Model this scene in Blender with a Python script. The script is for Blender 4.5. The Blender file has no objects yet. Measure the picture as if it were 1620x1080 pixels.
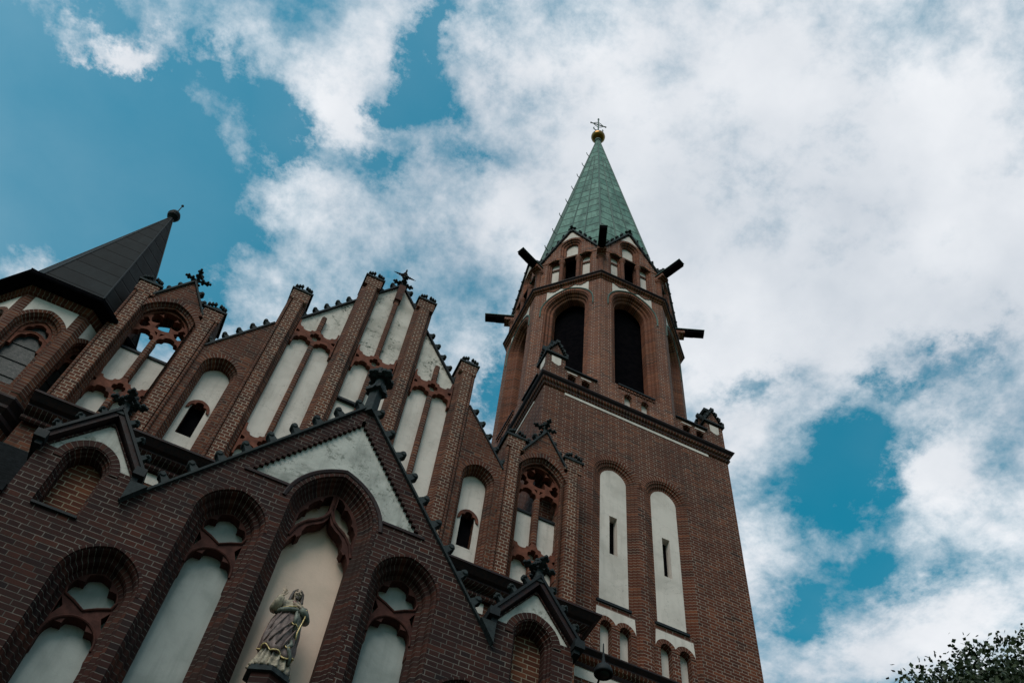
import bpy, math, random
from mathutils import Vector, Matrix
from mathutils.geometry import delaunay_2d_cdt
random.seed(7)
S = bpy.context.scene
C = bpy.data.collections.new('place'); S.collection.children.link(C)
R = math.radians
CL_A, CL_B, CL_BASE, SKYM, SUN_E, EXPO = 1.7, 1.9, .26, .084, 1.35, 0.50
BLOBS = [(-0.353, 0.555, 0.161, 0.157, -0.8, -0.462), (-0.372, 0.68, 0.171, 0.147, -0.75, -0.47), (-0.231, 0.671, 0.116, 0.053, -0.25, -0.97), (-0.228, 0.54, 0.043, 0.045, -0.25, -0.465), (-0.056, 0.333, 0.064, 0.028, -0.85, -1.44), (-0.012, 0.355, 0.033, 0.034, -0.5, -0.46), (0.006, 0.268, 0.035, 0.025, -0.3, -0.454), (-0.141, 0.469, 0.06, 0.027, -0.65, -0.09), (-0.227, 0.431, 0.037, 0.022, -0.3, 0.205), (0.077, 0.254, 0.057, 0.032, -0.18, -0.11), (-0.038, 0.453, 0.043, 0.024, -0.45, -0.981), (0.036, 0.4, 0.027, 0.029, -0.4, -0.465), (-0.102, 0.543, 0.029, 0.039, -0.16, -0.47), (0.669, 0.573, 0.11, 0.062, -0.85, -1.366), (0.646, 0.389, 0.047, 0.031, -0.62, -0.939), (0.61, 0.458, 0.03, 0.028, -0.55, -0.491), (0.433, 0.506, 0.044, 0.041, -0.7, -0.487), (0.699, 0.796, 0.042, 0.047, -0.5, -0.519), (0.178, 0.651, 0.027, 0.066, -0.8, -0.488), (0.593, 0.536, 0.041, 0.036, -0.3, -1.561), (0.618, 0.601, 0.023, 0.031, 0.15, -0.501), (0.77, 0.682, 0.087, 0.058, -0.45, -1.01), (0.346, 0.252, 0.264, 0.258, 0.45, -0.465), (0.518, 0.33, 0.167, 0.066, 0.25, -0.478), (0.893, 0.685, 0.133, 0.073, 0.35, -1.038), (0.747, 0.485, 0.078, 0.061, 0.5, -0.977), (-0.359, 0.429, 0.069, 0.031, 1.15, -0.191), (-0.156, 0.382, 0.081, 0.035, 0.3, 0.19), (-0.082, 0.412, 0.03, 0.057, 0.35, -0.282), (0.154, 0.295, 0.079, 0.142, 0.2, -0.105), (-0.122, 0.553, 0.041, 0.075, 0.22, 0.124), (0.105, 0.438, 0.083, 0.094, 0.15, -0.47), (0.548, 0.774, 0.05, 0.143, 0.25, -0.511)]
# ------------------------------------------------------------------ camera
cam = bpy.data.cameras.new('camera'); camo = bpy.data.objects.new('camera', cam)
C.objects.link(camo); S.camera = camo
cam.sensor_width = 36; cam.lens = 35.0; cam.clip_start = .1; cam.clip_end = 3000
rt = Vector((0.90420025, -0.41930594, 0.08126769))
up = Vector((-0.39768384, -0.75712427, 0.51827638))
fw = Vector((0.15578663, 0.50094448, 0.85134315))
camo.matrix_world = Matrix(((rt.x, up.x, -fw.x, 0), (rt.y, up.y, -fw.y, 0), (rt.z, up.z, -fw.z, 1.6), (0, 0, 0, 1)))
S.render.resolution_x, S.render.resolution_y = 1024, 682
# ------------------------------------------------------------------ node helpers
class NT:
    def __init__(s, nt): s.nt = nt; s.N = nt.nodes; s.L = nt.links
    def new(s, t, **k):
        n = s.N.new(t)
        for a, v in k.items(): setattr(n, a, v)
        return n
    def put(s, sock, v):
        if isinstance(v, bpy.types.NodeSocket): s.L.new(v, sock)
        elif v is not None:
            if hasattr(sock.default_value, '__len__') and not hasattr(v, '__len__'): v = (v,)*len(sock.default_value)
            if hasattr(v, '__len__') and len(v) == 3 and len(sock.default_value) == 4: v = (*v, 1)
            sock.default_value = v
    def m(s, op, a=None, b=None, c=None, clamp=False):
        n = s.new('ShaderNodeMath', operation=op, use_clamp=clamp)
        for i, v in enumerate((a, b, c)):
            if v is not None: s.put(n.inputs[i], v)
        return n.outputs[0]
    def vm(s, op, a=None, b=None, sc=None):
        n = s.new('ShaderNodeVectorMath', operation=op)
        if a is not None: s.put(n.inputs[0], a)
        if b is not None: s.put(n.inputs[1], b)
        if sc is not None: s.put(n.inputs[3], sc)
        return n.outputs['Value'] if op in ('LENGTH', 'DISTANCE', 'DOT_PRODUCT') else n.outputs[0]
    def sep(s, v): n = s.new('ShaderNodeSeparateXYZ'); s.L.new(v, n.inputs[0]); return n.outputs
    def comb(s, x, y, z=0.0):
        n = s.new('ShaderNodeCombineXYZ'); s.put(n.inputs[0], x); s.put(n.inputs[1], y); s.put(n.inputs[2], z); return n.outputs[0]
    def mix(s, f, a, b, mode='MIX'):
        n = s.new('ShaderNodeMix', data_type='RGBA', blend_type=mode)
        s.put(n.inputs[0], f); s.put(n.inputs[6], a); s.put(n.inputs[7], b); return n.outputs[2]
    def noise(s, v, scale, detail=4, rough=.55, dist=0.0, out='Fac'):
        n = s.new('ShaderNodeTexNoise'); s.put(n.inputs['Vector'], v)
        n.inputs['Scale'].default_value = scale; n.inputs['Detail'].default_value = detail
        n.inputs['Roughness'].default_value = rough; n.inputs['Distortion'].default_value = dist
        return n.outputs[out]
    def mr(s, v, a, b, c=0.0, d=1.0, smooth=False):
        n = s.new('ShaderNodeMapRange'); n.interpolation_type = 'SMOOTHSTEP' if smooth else 'LINEAR'
        s.put(n.inputs[0], v)
        for i, x in enumerate((a, b, c, d)): n.inputs[i+1].default_value = x
        return n.outputs[0]
# ------------------------------------------------------------------ world: Nishita daylight with a broken cloud deck
SUN_EL, SUN_AZ = 46, -140          # azimuth from +Y towards +X: the sun stands high on the left, veiled by thin cloud
W = bpy.data.worlds.new('World'); S.world = W; W.use_nodes = True
w = NT(W.node_tree); w.N.clear()
sky = w.new('ShaderNodeTexSky', sky_type='NISHITA', sun_disc=False)
sky.sun_elevation = R(SUN_EL); sky.sun_rotation = R(SUN_AZ); sky.air_density = 1.3; sky.ozone_density = 2.5; sky.dust_density = .3
tc = w.new('ShaderNodeTexCoord'); dirv = w.vm('NORMALIZE', tc.outputs['Generated'])
dx, dy, dz = w.sep(dirv)
dzc = w.m('MAXIMUM', dz, .06)
p = w.comb(w.m('DIVIDE', dx, dzc), w.m('DIVIDE', dy, dzc), 0.0)
warp = w.noise(p, 1.6, 3, .5, out='Color')
pw = w.vm('ADD', p, w.vm('SCALE', w.vm('SUBTRACT', warp, (.5, .5, .5)), sc=.09))
warp2 = w.noise(p, 3.0, 9, .68, out='Color')
pb = w.vm('ADD', p, w.vm('SCALE', w.vm('SUBTRACT', warp2, (.5, .5, .5)), sc=.42))
n1 = w.noise(w.vm('ADD', pw, (3.1, 1.7, 0)), 2.6, 10, .60)
n2 = w.noise(w.vm('ADD', pw, (7.3, 2.2, 0)), 6.5, 9, .64, .0)
n3 = w.noise(w.vm('ADD', pw, (1.3, 6.2, 0)), 17.0, 7, .66, .0)
dens = w.m('ADD', w.m('MULTIPLY', w.m('SUBTRACT', n1, .5), CL_A), w.m('MULTIPLY', w.m('SUBTRACT', n2, .5), CL_B))
dens = w.m('ADD', dens, w.m('MULTIPLY', w.m('SUBTRACT', n3, .5), .9))
dens = w.m('ADD', dens, CL_BASE)
for (bx, by, br, bs, ba, bang) in BLOBS:       # large gaps (negative) and banks (positive) of the deck, as directions
    d = w.vm('SUBTRACT', pb, (bx, by, 0))
    ex, ey, _ = w.sep(d)
    ca, sa = math.cos(bang), math.sin(bang)
    u_ = w.m('ADD', w.m('MULTIPLY', ex, ca/br), w.m('MULTIPLY', ey, sa/br))
    v_ = w.m('ADD', w.m('MULTIPLY', ex, -sa/bs), w.m('MULTIPLY', ey, ca/bs))
    q = w.m('ADD', w.m('MULTIPLY', u_, u_), w.m('MULTIPLY', v_, v_))
    dens = w.m('ADD', dens, w.m('MULTIPLY', w.m('EXPONENT', w.m('MULTIPLY', q, -1.0)), ba))
cov = w.m('MAXIMUM', w.mr(dens, -.34, .78, smooth=True), w.mr(w.noise(w.vm('ADD', pw, (5, 5, 0)), 1.1, 5, .5), .35, .75, .0, .12, True))
cov = w.m('MAXIMUM', cov, w.mr(w.vm('DISTANCE', p, (-.62, .62, 0)), .1, .75, .15, .0, True))
nb = w.noise(w.vm('ADD', p, (1.3, 9.2, 0)), 3.2, 7, .55)
thick = w.mr(dens, .10, .75, smooth=True)
cl = w.mix(w.m('MULTIPLY', w.mr(nb, .30, .66), 1.0), (.30, .355, .42), (.68, .695, .72))
cl = w.mix(w.m('MULTIPLY', thick, .38), cl, (.60, .612, .63))
blue = w.mix(1.0, w.mix(1.0, sky.outputs[0], (SKYM,)*3, 'MULTIPLY'), (.03, 1.20, 1.09), 'MULTIPLY')
col = w.mix(cov, blue, cl)
low = w.mr(dz, .0, .60, .34, 1.0, True)          # an overcast sky is much darker towards the horizon
col = w.mix(1.0, col, w.comb(low, low, low), 'MULTIPLY')
bg = w.new('ShaderNodeBackground'); w.put(bg.inputs[0], col); bg.inputs[1].default_value = 1.0
wo = w.new('ShaderNodeOutputWorld'); w.L.new(bg.outputs[0], wo.inputs[0])
# ------------------------------------------------------------------ sun through thin cloud
sl = bpy.data.lights.new('sun', 'SUN'); sl.energy = SUN_E; sl.angle = R(36); sl.color = (1, .93, .84)
so = bpy.data.objects.new('sun', sl); C.objects.link(so)
sd = Vector((math.cos(R(SUN_EL))*math.sin(R(SUN_AZ)), math.cos(R(SUN_EL))*math.cos(R(SUN_AZ)), math.sin(R(SUN_EL))))
so.rotation_euler = sd.to_track_quat('Z', 'Y').to_euler(); so.location = (-20, -10, 60)
S.view_settings.view_transform = 'Standard'; S.view_settings.look = 'None'; S.view_settings.exposure = EXPO; S.view_settings.gamma = 1
# ------------------------------------------------------------------ materials
def mat(name):
    m = bpy.data.materials.new(name); m.use_nodes = True
    t = NT(m.node_tree); b = t.N['Principled BSDF']; return m, t, b
def finish(t, b, h=None, bump=.3, dist=.01):
    if h is not None:
        n = t.new('ShaderNodeBump'); n.inputs['Strength'].default_value = bump; n.inputs['Distance'].default_value = dist
        t.L.new(h, n.inputs['Height']); t.L.new(n.outputs[0], b.inputs['Normal'])
def brick(name, cols, mortar, bond='polish', mw=.0065, rough=.8, dirt=.35, soot=(.024, .016, .012), course=.077, mvar=.35, efflo=0.0):
    m, t, b = mat(name)
    uv = t.new('ShaderNodeUVMap').outputs[0]
    geo = t.new('ShaderNodeNewGeometry').outputs['Position']
    wob = t.noise(geo, 9, 2, .5, out='Color')
    uvw = t.vm('ADD', uv, t.vm('SCALE', t.vm('SUBTRACT', wob, (.5, .5, .5)), sc=.006))
    u, v, _ = t.sep(uvw)
    rv = t.m('DIVIDE', v, course); row = t.m('FLOOR', rv)
    ev = t.m('MULTIPLY', t.m('SUBTRACT', rv, row), course)
    dv = t.m('MINIMUM', ev, t.m('SUBTRACT', course, ev))
    if bond == 'polish':
        par = t.m('FLOORED_MODULO', row, 2.0)
        us = t.m('ADD', u, t.m('MULTIPLY', par, .195))
        k = t.m('FLOOR', t.m('DIVIDE', us, .39)); tt = t.m('SUBTRACT', us, t.m('MULTIPLY', k, .39))
        isb = t.m('GREATER_THAN', tt, .26)
        du = t.m('MINIMUM', t.m('ABSOLUTE', t.m('SUBTRACT', tt, .26)), t.m('MINIMUM', tt, t.m('SUBTRACT', .39, tt)))
        col = t.m('ADD', t.m('MULTIPLY', k, 2.0), isb)
    elif bond == 'header':
        par = t.m('FLOORED_MODULO', row, 2.0)
        us = t.m('ADD', u, t.m('MULTIPLY', par, .065))
        k = t.m('FLOOR', t.m('DIVIDE', us, .13)); tt = t.m('SUBTRACT', us, t.m('MULTIPLY', k, .13))
        du = t.m('MINIMUM', tt, t.m('SUBTRACT', .13, tt)); col = k
    else:
        du = t.m('ADD', u, 10.0); du = t.m('MULTIPLY', du, 10.0); col = t.m('FLOOR', t.m('MULTIPLY', u, .3))
    d = t.m('MINIMUM', du, dv)
    mort = t.mr(d, mw*.55, mw*1.25, 1.0, 0.0, True)
    wn = t.new('ShaderNodeTexWhiteNoise', noise_dimensions='3D'); t.L.new(t.comb(col, row, 0.0), wn.inputs[0])
    cr = t.new('ShaderNodeValToRGB'); t.L.new(wn.outputs[0], cr.inputs[0])
    e = cr.color_ramp.elements; e[0].color = (*cols[0], 1); e[1].color = (*cols[-1], 1)
    for i, c in enumerate(cols[1:-1]): x = e.new((i+1)/(len(cols)-1)); x.color = (*c, 1)
    fine = t.noise(geo, 60, 4, .6)
    bc = t.mix(t.mr(fine, .3, .7, 0, .45), cr.outputs[0], t.mix(1.0, cr.outputs[0], (.55, .5, .5), 'MULTIPLY'))
    mc = t.mix(t.mr(t.noise(geo, 2.2, 5, .7), .38, .64, 0, mvar, True), mortar, tuple(x*.28 for x in mortar))
    c = t.mix(mort, bc, mc)
    st = t.mr(t.noise(t.vm('MULTIPLY', geo, (1, 1, .55)), .9, 6, .65), .46, .74, 0, dirt, True)
    c = t.mix(st, c, soot)
    run = t.mr(t.noise(t.vm('MULTIPLY', geo, (5, 5, .28)), 1.0, 6, .65), .50, .78, 0, .50, True)
    c = t.mix(run, c, soot)
    pat = t.mr(t.noise(geo, .55, 3, .5), .40, .66, 0, .38, True)
    c = t.mix(pat, c, t.mix(1.0, c, (.62, .56, .56), 'MULTIPLY'))
    if efflo:
        c = t.mix(t.mr(t.noise(geo, 1.7, 6, .7, .3), .60, .78, 0, efflo, True), c, (.42, .38, .34))
    t.put(b.inputs['Base Color'], c); b.inputs['Roughness'].default_value = rough; b.inputs['Specular IOR Level'].default_value = .12
    h = t.m('ADD', t.mr(d, mw*.4, mw*1.8, 0, 1, True), t.m('MULTIPLY', fine, .35))
    finish(t, b, h, .55, .006)
    return m
RED = [(.072, .022, .0125), (.098, .028, .0145), (.118, .034, .0165), (.080, .0235, .0130), (.165, .053, .025), (.040, .0155, .0115)]
DRK = [(.022, .0078, .0072), (.032, .0100, .0080), (.042, .0125, .0088), (.026, .0085, .0072), (.066, .019, .0115), (.014, .0068, .0072)]
ORG = [(.20, .066, .034), (.25, .085, .042), (.16, .05, .03)]
MORT = (.40, .31, .24)
M = {}
M['brick'] = brick('facade_brick', RED, (.20, .155, .12), mw=.0060, dirt=.40, mvar=.7)
M['header'] = brick('pier_brick', RED, MORT, 'header', mw=.0064, dirt=.30, mvar=.3)
M['sold'] = brick('moulded_brick', RED, (.30, .25, .205), 'none', mw=.0052, dirt=.45, mvar=.6)
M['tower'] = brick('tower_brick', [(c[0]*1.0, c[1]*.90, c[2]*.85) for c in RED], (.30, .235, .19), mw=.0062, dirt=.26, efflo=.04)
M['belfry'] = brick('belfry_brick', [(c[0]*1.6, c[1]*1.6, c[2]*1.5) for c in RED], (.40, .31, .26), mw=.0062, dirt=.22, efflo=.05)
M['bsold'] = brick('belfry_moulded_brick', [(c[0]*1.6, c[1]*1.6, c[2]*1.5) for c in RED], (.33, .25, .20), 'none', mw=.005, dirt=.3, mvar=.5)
M['tsold'] = brick('tower_moulded_brick', [(c[0]*1.15, c[1]*1.1, c[2]*1.05) for c in RED], (.36, .28, .22), 'none', mw=.005, dirt=.3, mvar=.5)
M['porch'] = brick('porch_clinker', DRK, (.155, .13, .112), mw=.0058, dirt=.42, mvar=.75, soot=(.012, .014, .015))
M['psold'] = brick('porch_moulded_clinker', DRK, (.19, .17, .145), 'none', mw=.0038, dirt=.4, mvar=.8)
M['infill'] = brick('infill_brick', RED, (.34, .27, .19), mw=.006, dirt=.2)
M['coping_brick'] = brick('gable_top_brick', [(.075, .028, .02), (.12, .04, .026), (.05, .022, .018)], (.07, .065, .055), mw=.004, dirt=.5)
def simple(name, c1, c2, rough=.6, scale=6, metal=0.0, bump=.3, c3=None, spec=None, det=6):
    m, t, b = mat(name)
    g = t.new('ShaderNodeNewGeometry').outputs['Position']
    n = t.noise(g, scale, det, .62)
    c = t.mix(t.mr(n, .35, .65, 0, 1, True), c1, c2)
    if c3: c = t.mix(t.mr(t.noise(g, scale*.23, 5, .6, .5), .52, .68, 0, 1, True), c, c3)
    t.put(b.inputs['Base Color'], c); b.inputs['Metallic'].default_value = metal
    t.put(b.inputs['Roughness'], t.mr(n, .3, .7, rough-.1, min(1, rough+.12)))
    if spec is not None: b.inputs['Specular IOR Level'].default_value = spec
    finish(t, b, t.noise(g, scale*6, 5, .6), bump, .01)
    return m
def plaster(name, base, dark, amt, streak=.5, moss=0.0, cracks=0.0):
    m, t, b = mat(name)
    g = t.new('ShaderNodeNewGeometry').outputs['Position']
    n = t.noise(g, 1.6, 6, .62, .3)
    c = t.mix(t.mr(n, .38, .72, 0, amt, True), base, dark)
    s = t.noise(t.vm('MULTIPLY', g, (9, 9, .7)), 1.0, 5, .6)
    c = t.mix(t.mr(s, .48, .74, 0, streak*.85, True), c, dark)
    f = t.noise(g, 38, 4, .7)
    c = t.mix(t.mr(f, .62, .78, 0, .35, True), c, dark)
    if moss:
        q = t.m('MULTIPLY', t.mr(t.noise(g, 2.1, 5, .7, .6), .50, .62, 0, 1, True), t.mr(t.noise(g, 17, 4, .75), .44, .60, 0, 1, True))
        c = t.mix(t.m('MULTIPLY', q, moss), c, (.055, .07, .05))
    if cracks:
        vo = t.new('ShaderNodeTexVoronoi', feature='DISTANCE_TO_EDGE'); vo.inputs['Scale'].default_value = 1.5
        t.L.new(t.vm('ADD', g, t.vm('SCALE', t.noise(g, 3, 4, .6, out='Color'), sc=.6)), vo.inputs['Vector'])
        c = t.mix(t.mr(vo.outputs[0], .0, .008, cracks, 0, True), c, tuple(x*.4 for x in dark))
    t.put(b.inputs['Base Color'], c); b.inputs['Roughness'].default_value = .9; b.inputs['Specular IOR Level'].default_value = .2
    finish(t, b, t.m('ADD', f, t.m('MULTIPLY', n, .8)), .25, .01)
    return m
M['plaster'] = plaster('lime_plaster', (.63, .545, .49), (.40, .345, .305), .60, .55, 0, .4)
M['stained'] = plaster('weathered_plaster', (.62, .545, .485), (.36, .32, .275), .75, .6, 1.0, .6)
M['grey_pl'] = plaster('grey_plaster', (.36, .365, .345), (.22, .235, .22), .75, .55)
M['tymp'] = plaster('tympanum_plaster', (.50, .475, .435), (.20, .20, .18), .95, .6, .65, .6)
M['niche'] = plaster('niche_plaster', (.67, .49, .395), (.47, .36, .285), .5, .35)
M['terra'] = simple('terracotta', (.165, .050, .028), (.10, .032, .020), .8, 9, c3=(.06, .024, .018), spec=.15)
M['pterra'] = simple('dark_terracotta', (.070, .023, .017), (.042, .016, .013), .75, 9, spec=.12)
M['glaze'] = simple('dark_glazed_tile', (.009, .011, .013), (.018, .022, .024), .6, 11, spec=.12)
M['glaze2'] = simple('glazed_coping', (.014, .010, .012), (.030, .014, .013), .6, 13, spec=.12)
M['stone'] = simple('blackened_stone', (.012, .016, .018), (.032, .040, .042), .75, 14, c3=(.018, .022, .022), spec=.15)
M['iron'] = simple('rusty_iron', (.008, .008, .009), (.022, .013, .01), .8, 30, spec=.05)
M['gilt'] = simple('gilt_paint', (.70, .52, .24), (.42, .28, .10), .4, 25, .25)
M['black'] = simple('timber_and_shade_black', (.003, .003, .004), (.006, .005, .006), .95, 8, spec=.0)  # black timber; also stands in for the shade inside the belfry openings
M['gold'] = simple('gilded_copper', (.25, .12, .022), (.14, .07, .018), .14, 7, 1.0, .1)
M['glass'] = simple('leaded_glass', (.008, .012, .013), (.018, .024, .023), .45, 22, spec=.18)
def sheet(name, c1, c2, c3, lap, rough, streaks=1.0):
    m, t, b = mat(name)
    uv = t.new('ShaderNodeUVMap').outputs[0]; g = t.new('ShaderNodeNewGeometry').outputs['Position']
    u, v, _ = t.sep(uv)
    rv = t.m('DIVIDE', v, lap); row = t.m('FLOOR', rv); fr = t.m('SUBTRACT', rv, row)
    wn = t.new('ShaderNodeTexWhiteNoise', noise_dimensions='2D'); t.L.new(t.comb(t.m('FLOOR', u), row, 0.0), wn.inputs[0])
    c = t.mix(wn.outputs[0], c1, c2)
    n = t.noise(t.vm('MULTIPLY', g, (3, 3, 1.0)), 1.2, 6, .65, .4)
    c = t.mix(t.mr(n, .44, .66, 0, .8*streaks, True), c, c3)
    rn = t.mr(t.noise(t.vm('MULTIPLY', g, (7, 7, .22)), 1.0, 6, .7), .46, .70, 0, .75, True)
    c = t.mix(rn, c, c3)
    ln = t.mr(t.m('MINIMUM', fr, t.m('SUBTRACT', 1.0, fr)), .026, .075, 1, 0, True)
    c = t.mix(t.m('MULTIPLY', ln, .95), c, tuple(x*.12 for x in c1))
    t.put(b.inputs['Base Color'], c); b.inputs['Roughness'].default_value = rough
    b.inputs['Specular IOR Level'].default_value = .12
    finish(t, b, t.m('ADD', t.m('MULTIPLY', ln, -1.0), t.m('MULTIPLY', n, .4)), .5, .03)
    return m
M['copper'] = sheet('verdigris_copper', (.090, .185, .150), (.165, .275, .225), (.050, .095, .078), .80, .7)
M['lead'] = sheet('grey_sheet_metal', (.003, .0042, .005), (.010, .013, .0145), (.0025, .0035, .004), .52, .75)
M['cseam'] = simple('copper_seam', (.022, .062, .048), (.04, .095, .072), .7, 12)
M['tiles'] = simple('dark_roof_tile', (.008, .009, .010), (.018, .019, .021), .85, 14, spec=.03)
M['ground'] = simple('paving_stone', (.06, .057, .053), (.10, .095, .088), .85, 3)
M['grass'] = simple('lawn', (.04, .06, .02), (.06, .09, .03), .9, 2)
M['bark'] = simple('bark', (.05, .04, .03), (.09, .07, .05), .9, 12)
def leafmat(name, c1, c2):
    m, t, b = mat(name)
    oi = t.new('ShaderNodeUVMap').outputs[0]; wn = t.new('ShaderNodeTexWhiteNoise', noise_dimensions='2D')
    t.L.new(t.vm('FLOOR', oi), wn.inputs[0])
    t.put(b.inputs['Base Color'], t.mix(wn.outputs[0], c1, c2)); b.inputs['Roughness'].default_value = .55
    b.inputs['Specular IOR Level'].default_value = .3
    return m
M['leaf'] = leafmat('linden_leaf', (.014, .025, .008), (.042, .060, .020))
M['skin'] = simple('painted_skin', (.52, .38, .28), (.36, .26, .19), .6, 20, c3=(.16, .115, .09))
M['hair'] = simple('painted_hair', (.028, .018, .014), (.05, .032, .022), .6, 30)
M['mauve'] = simple('mauve_paint', (.155, .095, .082), (.085, .055, .050), .65, 16, c3=(.045, .034, .034))
M["green"] = simple("green_lining_paint", (.15, .155, .12), (.06, .068, .055), .6, 22, c3=(.03, .035, .03))
M['cream'] = simple('cream_paint', (.36, .29, .20), (.15, .12, .085), .65, 22, c3=(.05, .042, .034))
M['heart'] = simple('red_paint', (.16, .03, .025), (.09, .02, .02), .5, 14)
# ------------------------------------------------------------------ mesh builder
class MB:
    def __init__(s): s.v = []; s.f = []; s.uv = []; s.mi = []
    def face(s, pts, uvs=None, mi=0):
        i = len(s.v); s.v += [tuple(p) for p in pts]; s.f.append(tuple(range(i, i+len(pts))))
        s.uv.append(uvs or [(p[0]+p[1], p[2]) for p in pts]); s.mi.append(mi)
    def box(s, x0, x1, y0, y1, z0, z1, mi=0, taper=1.0, tx=None):
        cx, cy = (x0+x1)/2, (y0+y1)/2; k = taper
        a = [(x0, y0, z0), (x1, y0, z0), (x1, y1, z0), (x0, y1, z0)]
        b = [(cx+(x-cx)*k, cy+(y-cy)*k, z1) for x, y, _ in a]
        s.face(a[::-1], [(q[0], q[1]) for q in a[::-1]], mi); s.face(b, [(q[0], q[1]) for q in b], mi)
        for i in range(4):
            j = (i+1) % 4; ax = 0 if i % 2 == 0 else 1
            s.face([a[i], a[j], b[j], b[i]], [(a[i][ax], z0), (a[j][ax], z0), (b[j][ax], z1), (b[i][ax], z1)], mi)
    def plate(s, outer, holes, y0, y1, mi=0, side=None, back=True, rev=None):
        side = mi if side is None else side; rev = side if rev is None else rev
        loops = [outer]+list(holes); vs = []; es = []
        for lp in loops:
            b = len(vs); vs += [Vector(q) for q in lp]; es += [(b+i, b+(i+1) % len(lp)) for i in range(len(lp))]
        r = delaunay_2d_cdt(vs, es, [], 0, 1e-7); V, T = r[0], r[2]
        def inside(pt, lp):
            c = False; x, y = pt; n = len(lp)
            for i in range(n):
                x1, y1_ = lp[i]; x2, y2 = lp[(i+1) % n]
                if (y1_ > y) != (y2 > y) and x < (x2-x1)*(y-y1_)/(y2-y1_)+x1: c = not c
            return c
        for t in T:
            P = [V[i] for i in t]; ce = (sum(q.x for q in P)/3, sum(q.y for q in P)/3)
            if not inside(ce, outer) or any(inside(ce, h) for h in holes): continue
            ar = (P[1].x-P[0].x)*(P[2].y-P[0].y)-(P[1].y-P[0].y)*(P[2].x-P[0].x)
            if abs(ar) < 1e-9: continue
            if ar < 0: P = P[::-1]
            s.face([(q.x, y0, q.y) for q in P], [(q.x, q.y) for q in P], mi)
            if back: s.face([(q.x, y1, q.y) for q in P[::-1]], [(q.x, q.y) for q in P[::-1]], mi)
        for li, lp in enumerate(loops):
            n = len(lp); m_ = side if li == 0 else rev
            a = sum(lp[i][0]*lp[(i+1) % n][1]-lp[(i+1) % n][0]*lp[i][1] for i in range(n))
            q = lp if (a > 0) == (li == 0) else lp[::-1]
            L = 0
            for i in range(n):
                A, B = q[i], q[(i+1) % n]; l = math.dist(A, B)
                s.face([(A[0], y0, A[1]), (A[0], y1, A[1]), (B[0], y1, B[1]), (B[0], y0, B[1])], [(0, L), (y1-y0, L), (y1-y0, L+l), (0, L+l)], m_)
                L += l
    def sweep(s, fn, prof, y, mi=0, closed=False):
        paths = [fn(o) for o, d in prof]; n = len(paths[0]); U = 0
        Ls = [0]
        for i in range(1, n): Ls.append(Ls[-1]+math.dist(paths[0][i-1], paths[0][i]))
        z0 = paths[0][0][1]
        Ls = [l+z0 for l in Ls]
        for k in range(len(prof)-1):
            A, B = paths[k], paths[k+1]; ya, yb = y+prof[k][1], y+prof[k+1][1]
            du = math.hypot(prof[k][0]-prof[k+1][0], ya-yb)
            for i in range(n-1):
                s.face([(A[i][0], ya, A[i][1]), (A[i+1][0], ya, A[i+1][1]), (B[i+1][0], yb, B[i+1][1]), (B[i][0], yb, B[i][1])],
                       [(U, Ls[i]), (U, Ls[i+1]), (U+du, Ls[i+1]), (U+du, Ls[i])], mi)
            U += du
    def extr(s, sec, z0, z1, mis=None, cap=True, uvs=None):
        n = len(sec); U = 0
        for i in range(n):
            a, b = sec[i], sec[(i+1) % n]; l = math.dist(a, b)
            m_ = mis[i] if mis else 0
            u0, u1 = (uvs[i] if uvs and uvs[i] else (U, U+l))
            s.face([(*a, z0), (*b, z0), (*b, z1), (*a, z1)], [(u0, z0), (u1, z0), (u1, z1), (u0, z1)], m_); U += l
        if cap:
            s.face([(*q, z1) for q in sec]); s.face([(*q, z0) for q in sec[::-1]])
    def run(s, path, prof, closed=False, mis=None, caps=True):
        """profile (outward, z) carried along a plan path with mitred corners; outward = right of travel"""
        n = len(path); rows = []
        for i in range(n):
            a = path[i-1] if (i > 0 or closed) else None; b = path[i]; c = path[(i+1) % n] if (i < n-1 or closed) else None
            def nr(p_, q_): l = math.dist(p_, q_); return ((q_[1]-p_[1])/l, -(q_[0]-p_[0])/l)
            if a and c:
                n1, n2 = nr(a, b), nr(b, c); mx, my = n1[0]+n2[0], n1[1]+n2[1]; k = 2/(mx*mx+my*my); N = (mx*k, my*k)
            else: N = nr(a, b) if a else nr(b, c)
            rows.append([(b[0]+N[0]*o, b[1]+N[1]*o, z) for o, z in prof])
        L = 0; m_ = len(prof)
        for i in range(n if closed else n-1):
            A, B = rows[i], rows[(i+1) % n]; l = math.dist(path[i], path[(i+1) % n]); vv = 0
            for k in range(m_-1):
                dv = math.dist(prof[k], prof[k+1])
                s.face([A[k], B[k], B[k+1], A[k+1]], [(vv, L), (vv, L+l), (vv+dv, L+l), (vv+dv, L)], mis[k] if mis else 0); vv += dv
            L += l
        if not closed and caps: s.face(rows[0]); s.face(rows[-1][::-1])
    def tube(s, pts, rad, n=8, mi=0, cap=True):
        pts = [Vector(q) for q in pts]; rad = rad if hasattr(rad, '__len__') else [rad]*len(pts)
        rings = []; L = 0; ref = None
        for i, q in enumerate(pts):
            t = (pts[min(i+1, len(pts)-1)]-pts[max(i-1, 0)]).normalized()
            if ref is None: ref = Vector((0, 0, 1)) if abs(t.z) < .9 else Vector((1, 0, 0))
            x = t.cross(ref).normalized(); y_ = x.cross(t).normalized(); ref = y_
            rings.append([q+(x*math.cos(a)+y_*math.sin(a))*rad[i] for a in [2*math.pi*j/n for j in range(n)]])
        for i in range(len(pts)-1):
            l = (pts[i+1]-pts[i]).length
            for j in range(n):
                k = (j+1) % n; s.face([rings[i][j], rings[i][k], rings[i+1][k], rings[i+1][j]], [(j*.03, L), (j*.03+.03, L), (j*.03+.03, L+l), (j*.03, L+l)], mi)
            L += l
        if cap: s.face(rings[0][::-1], None, mi); s.face(rings[-1], None, mi)
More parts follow.
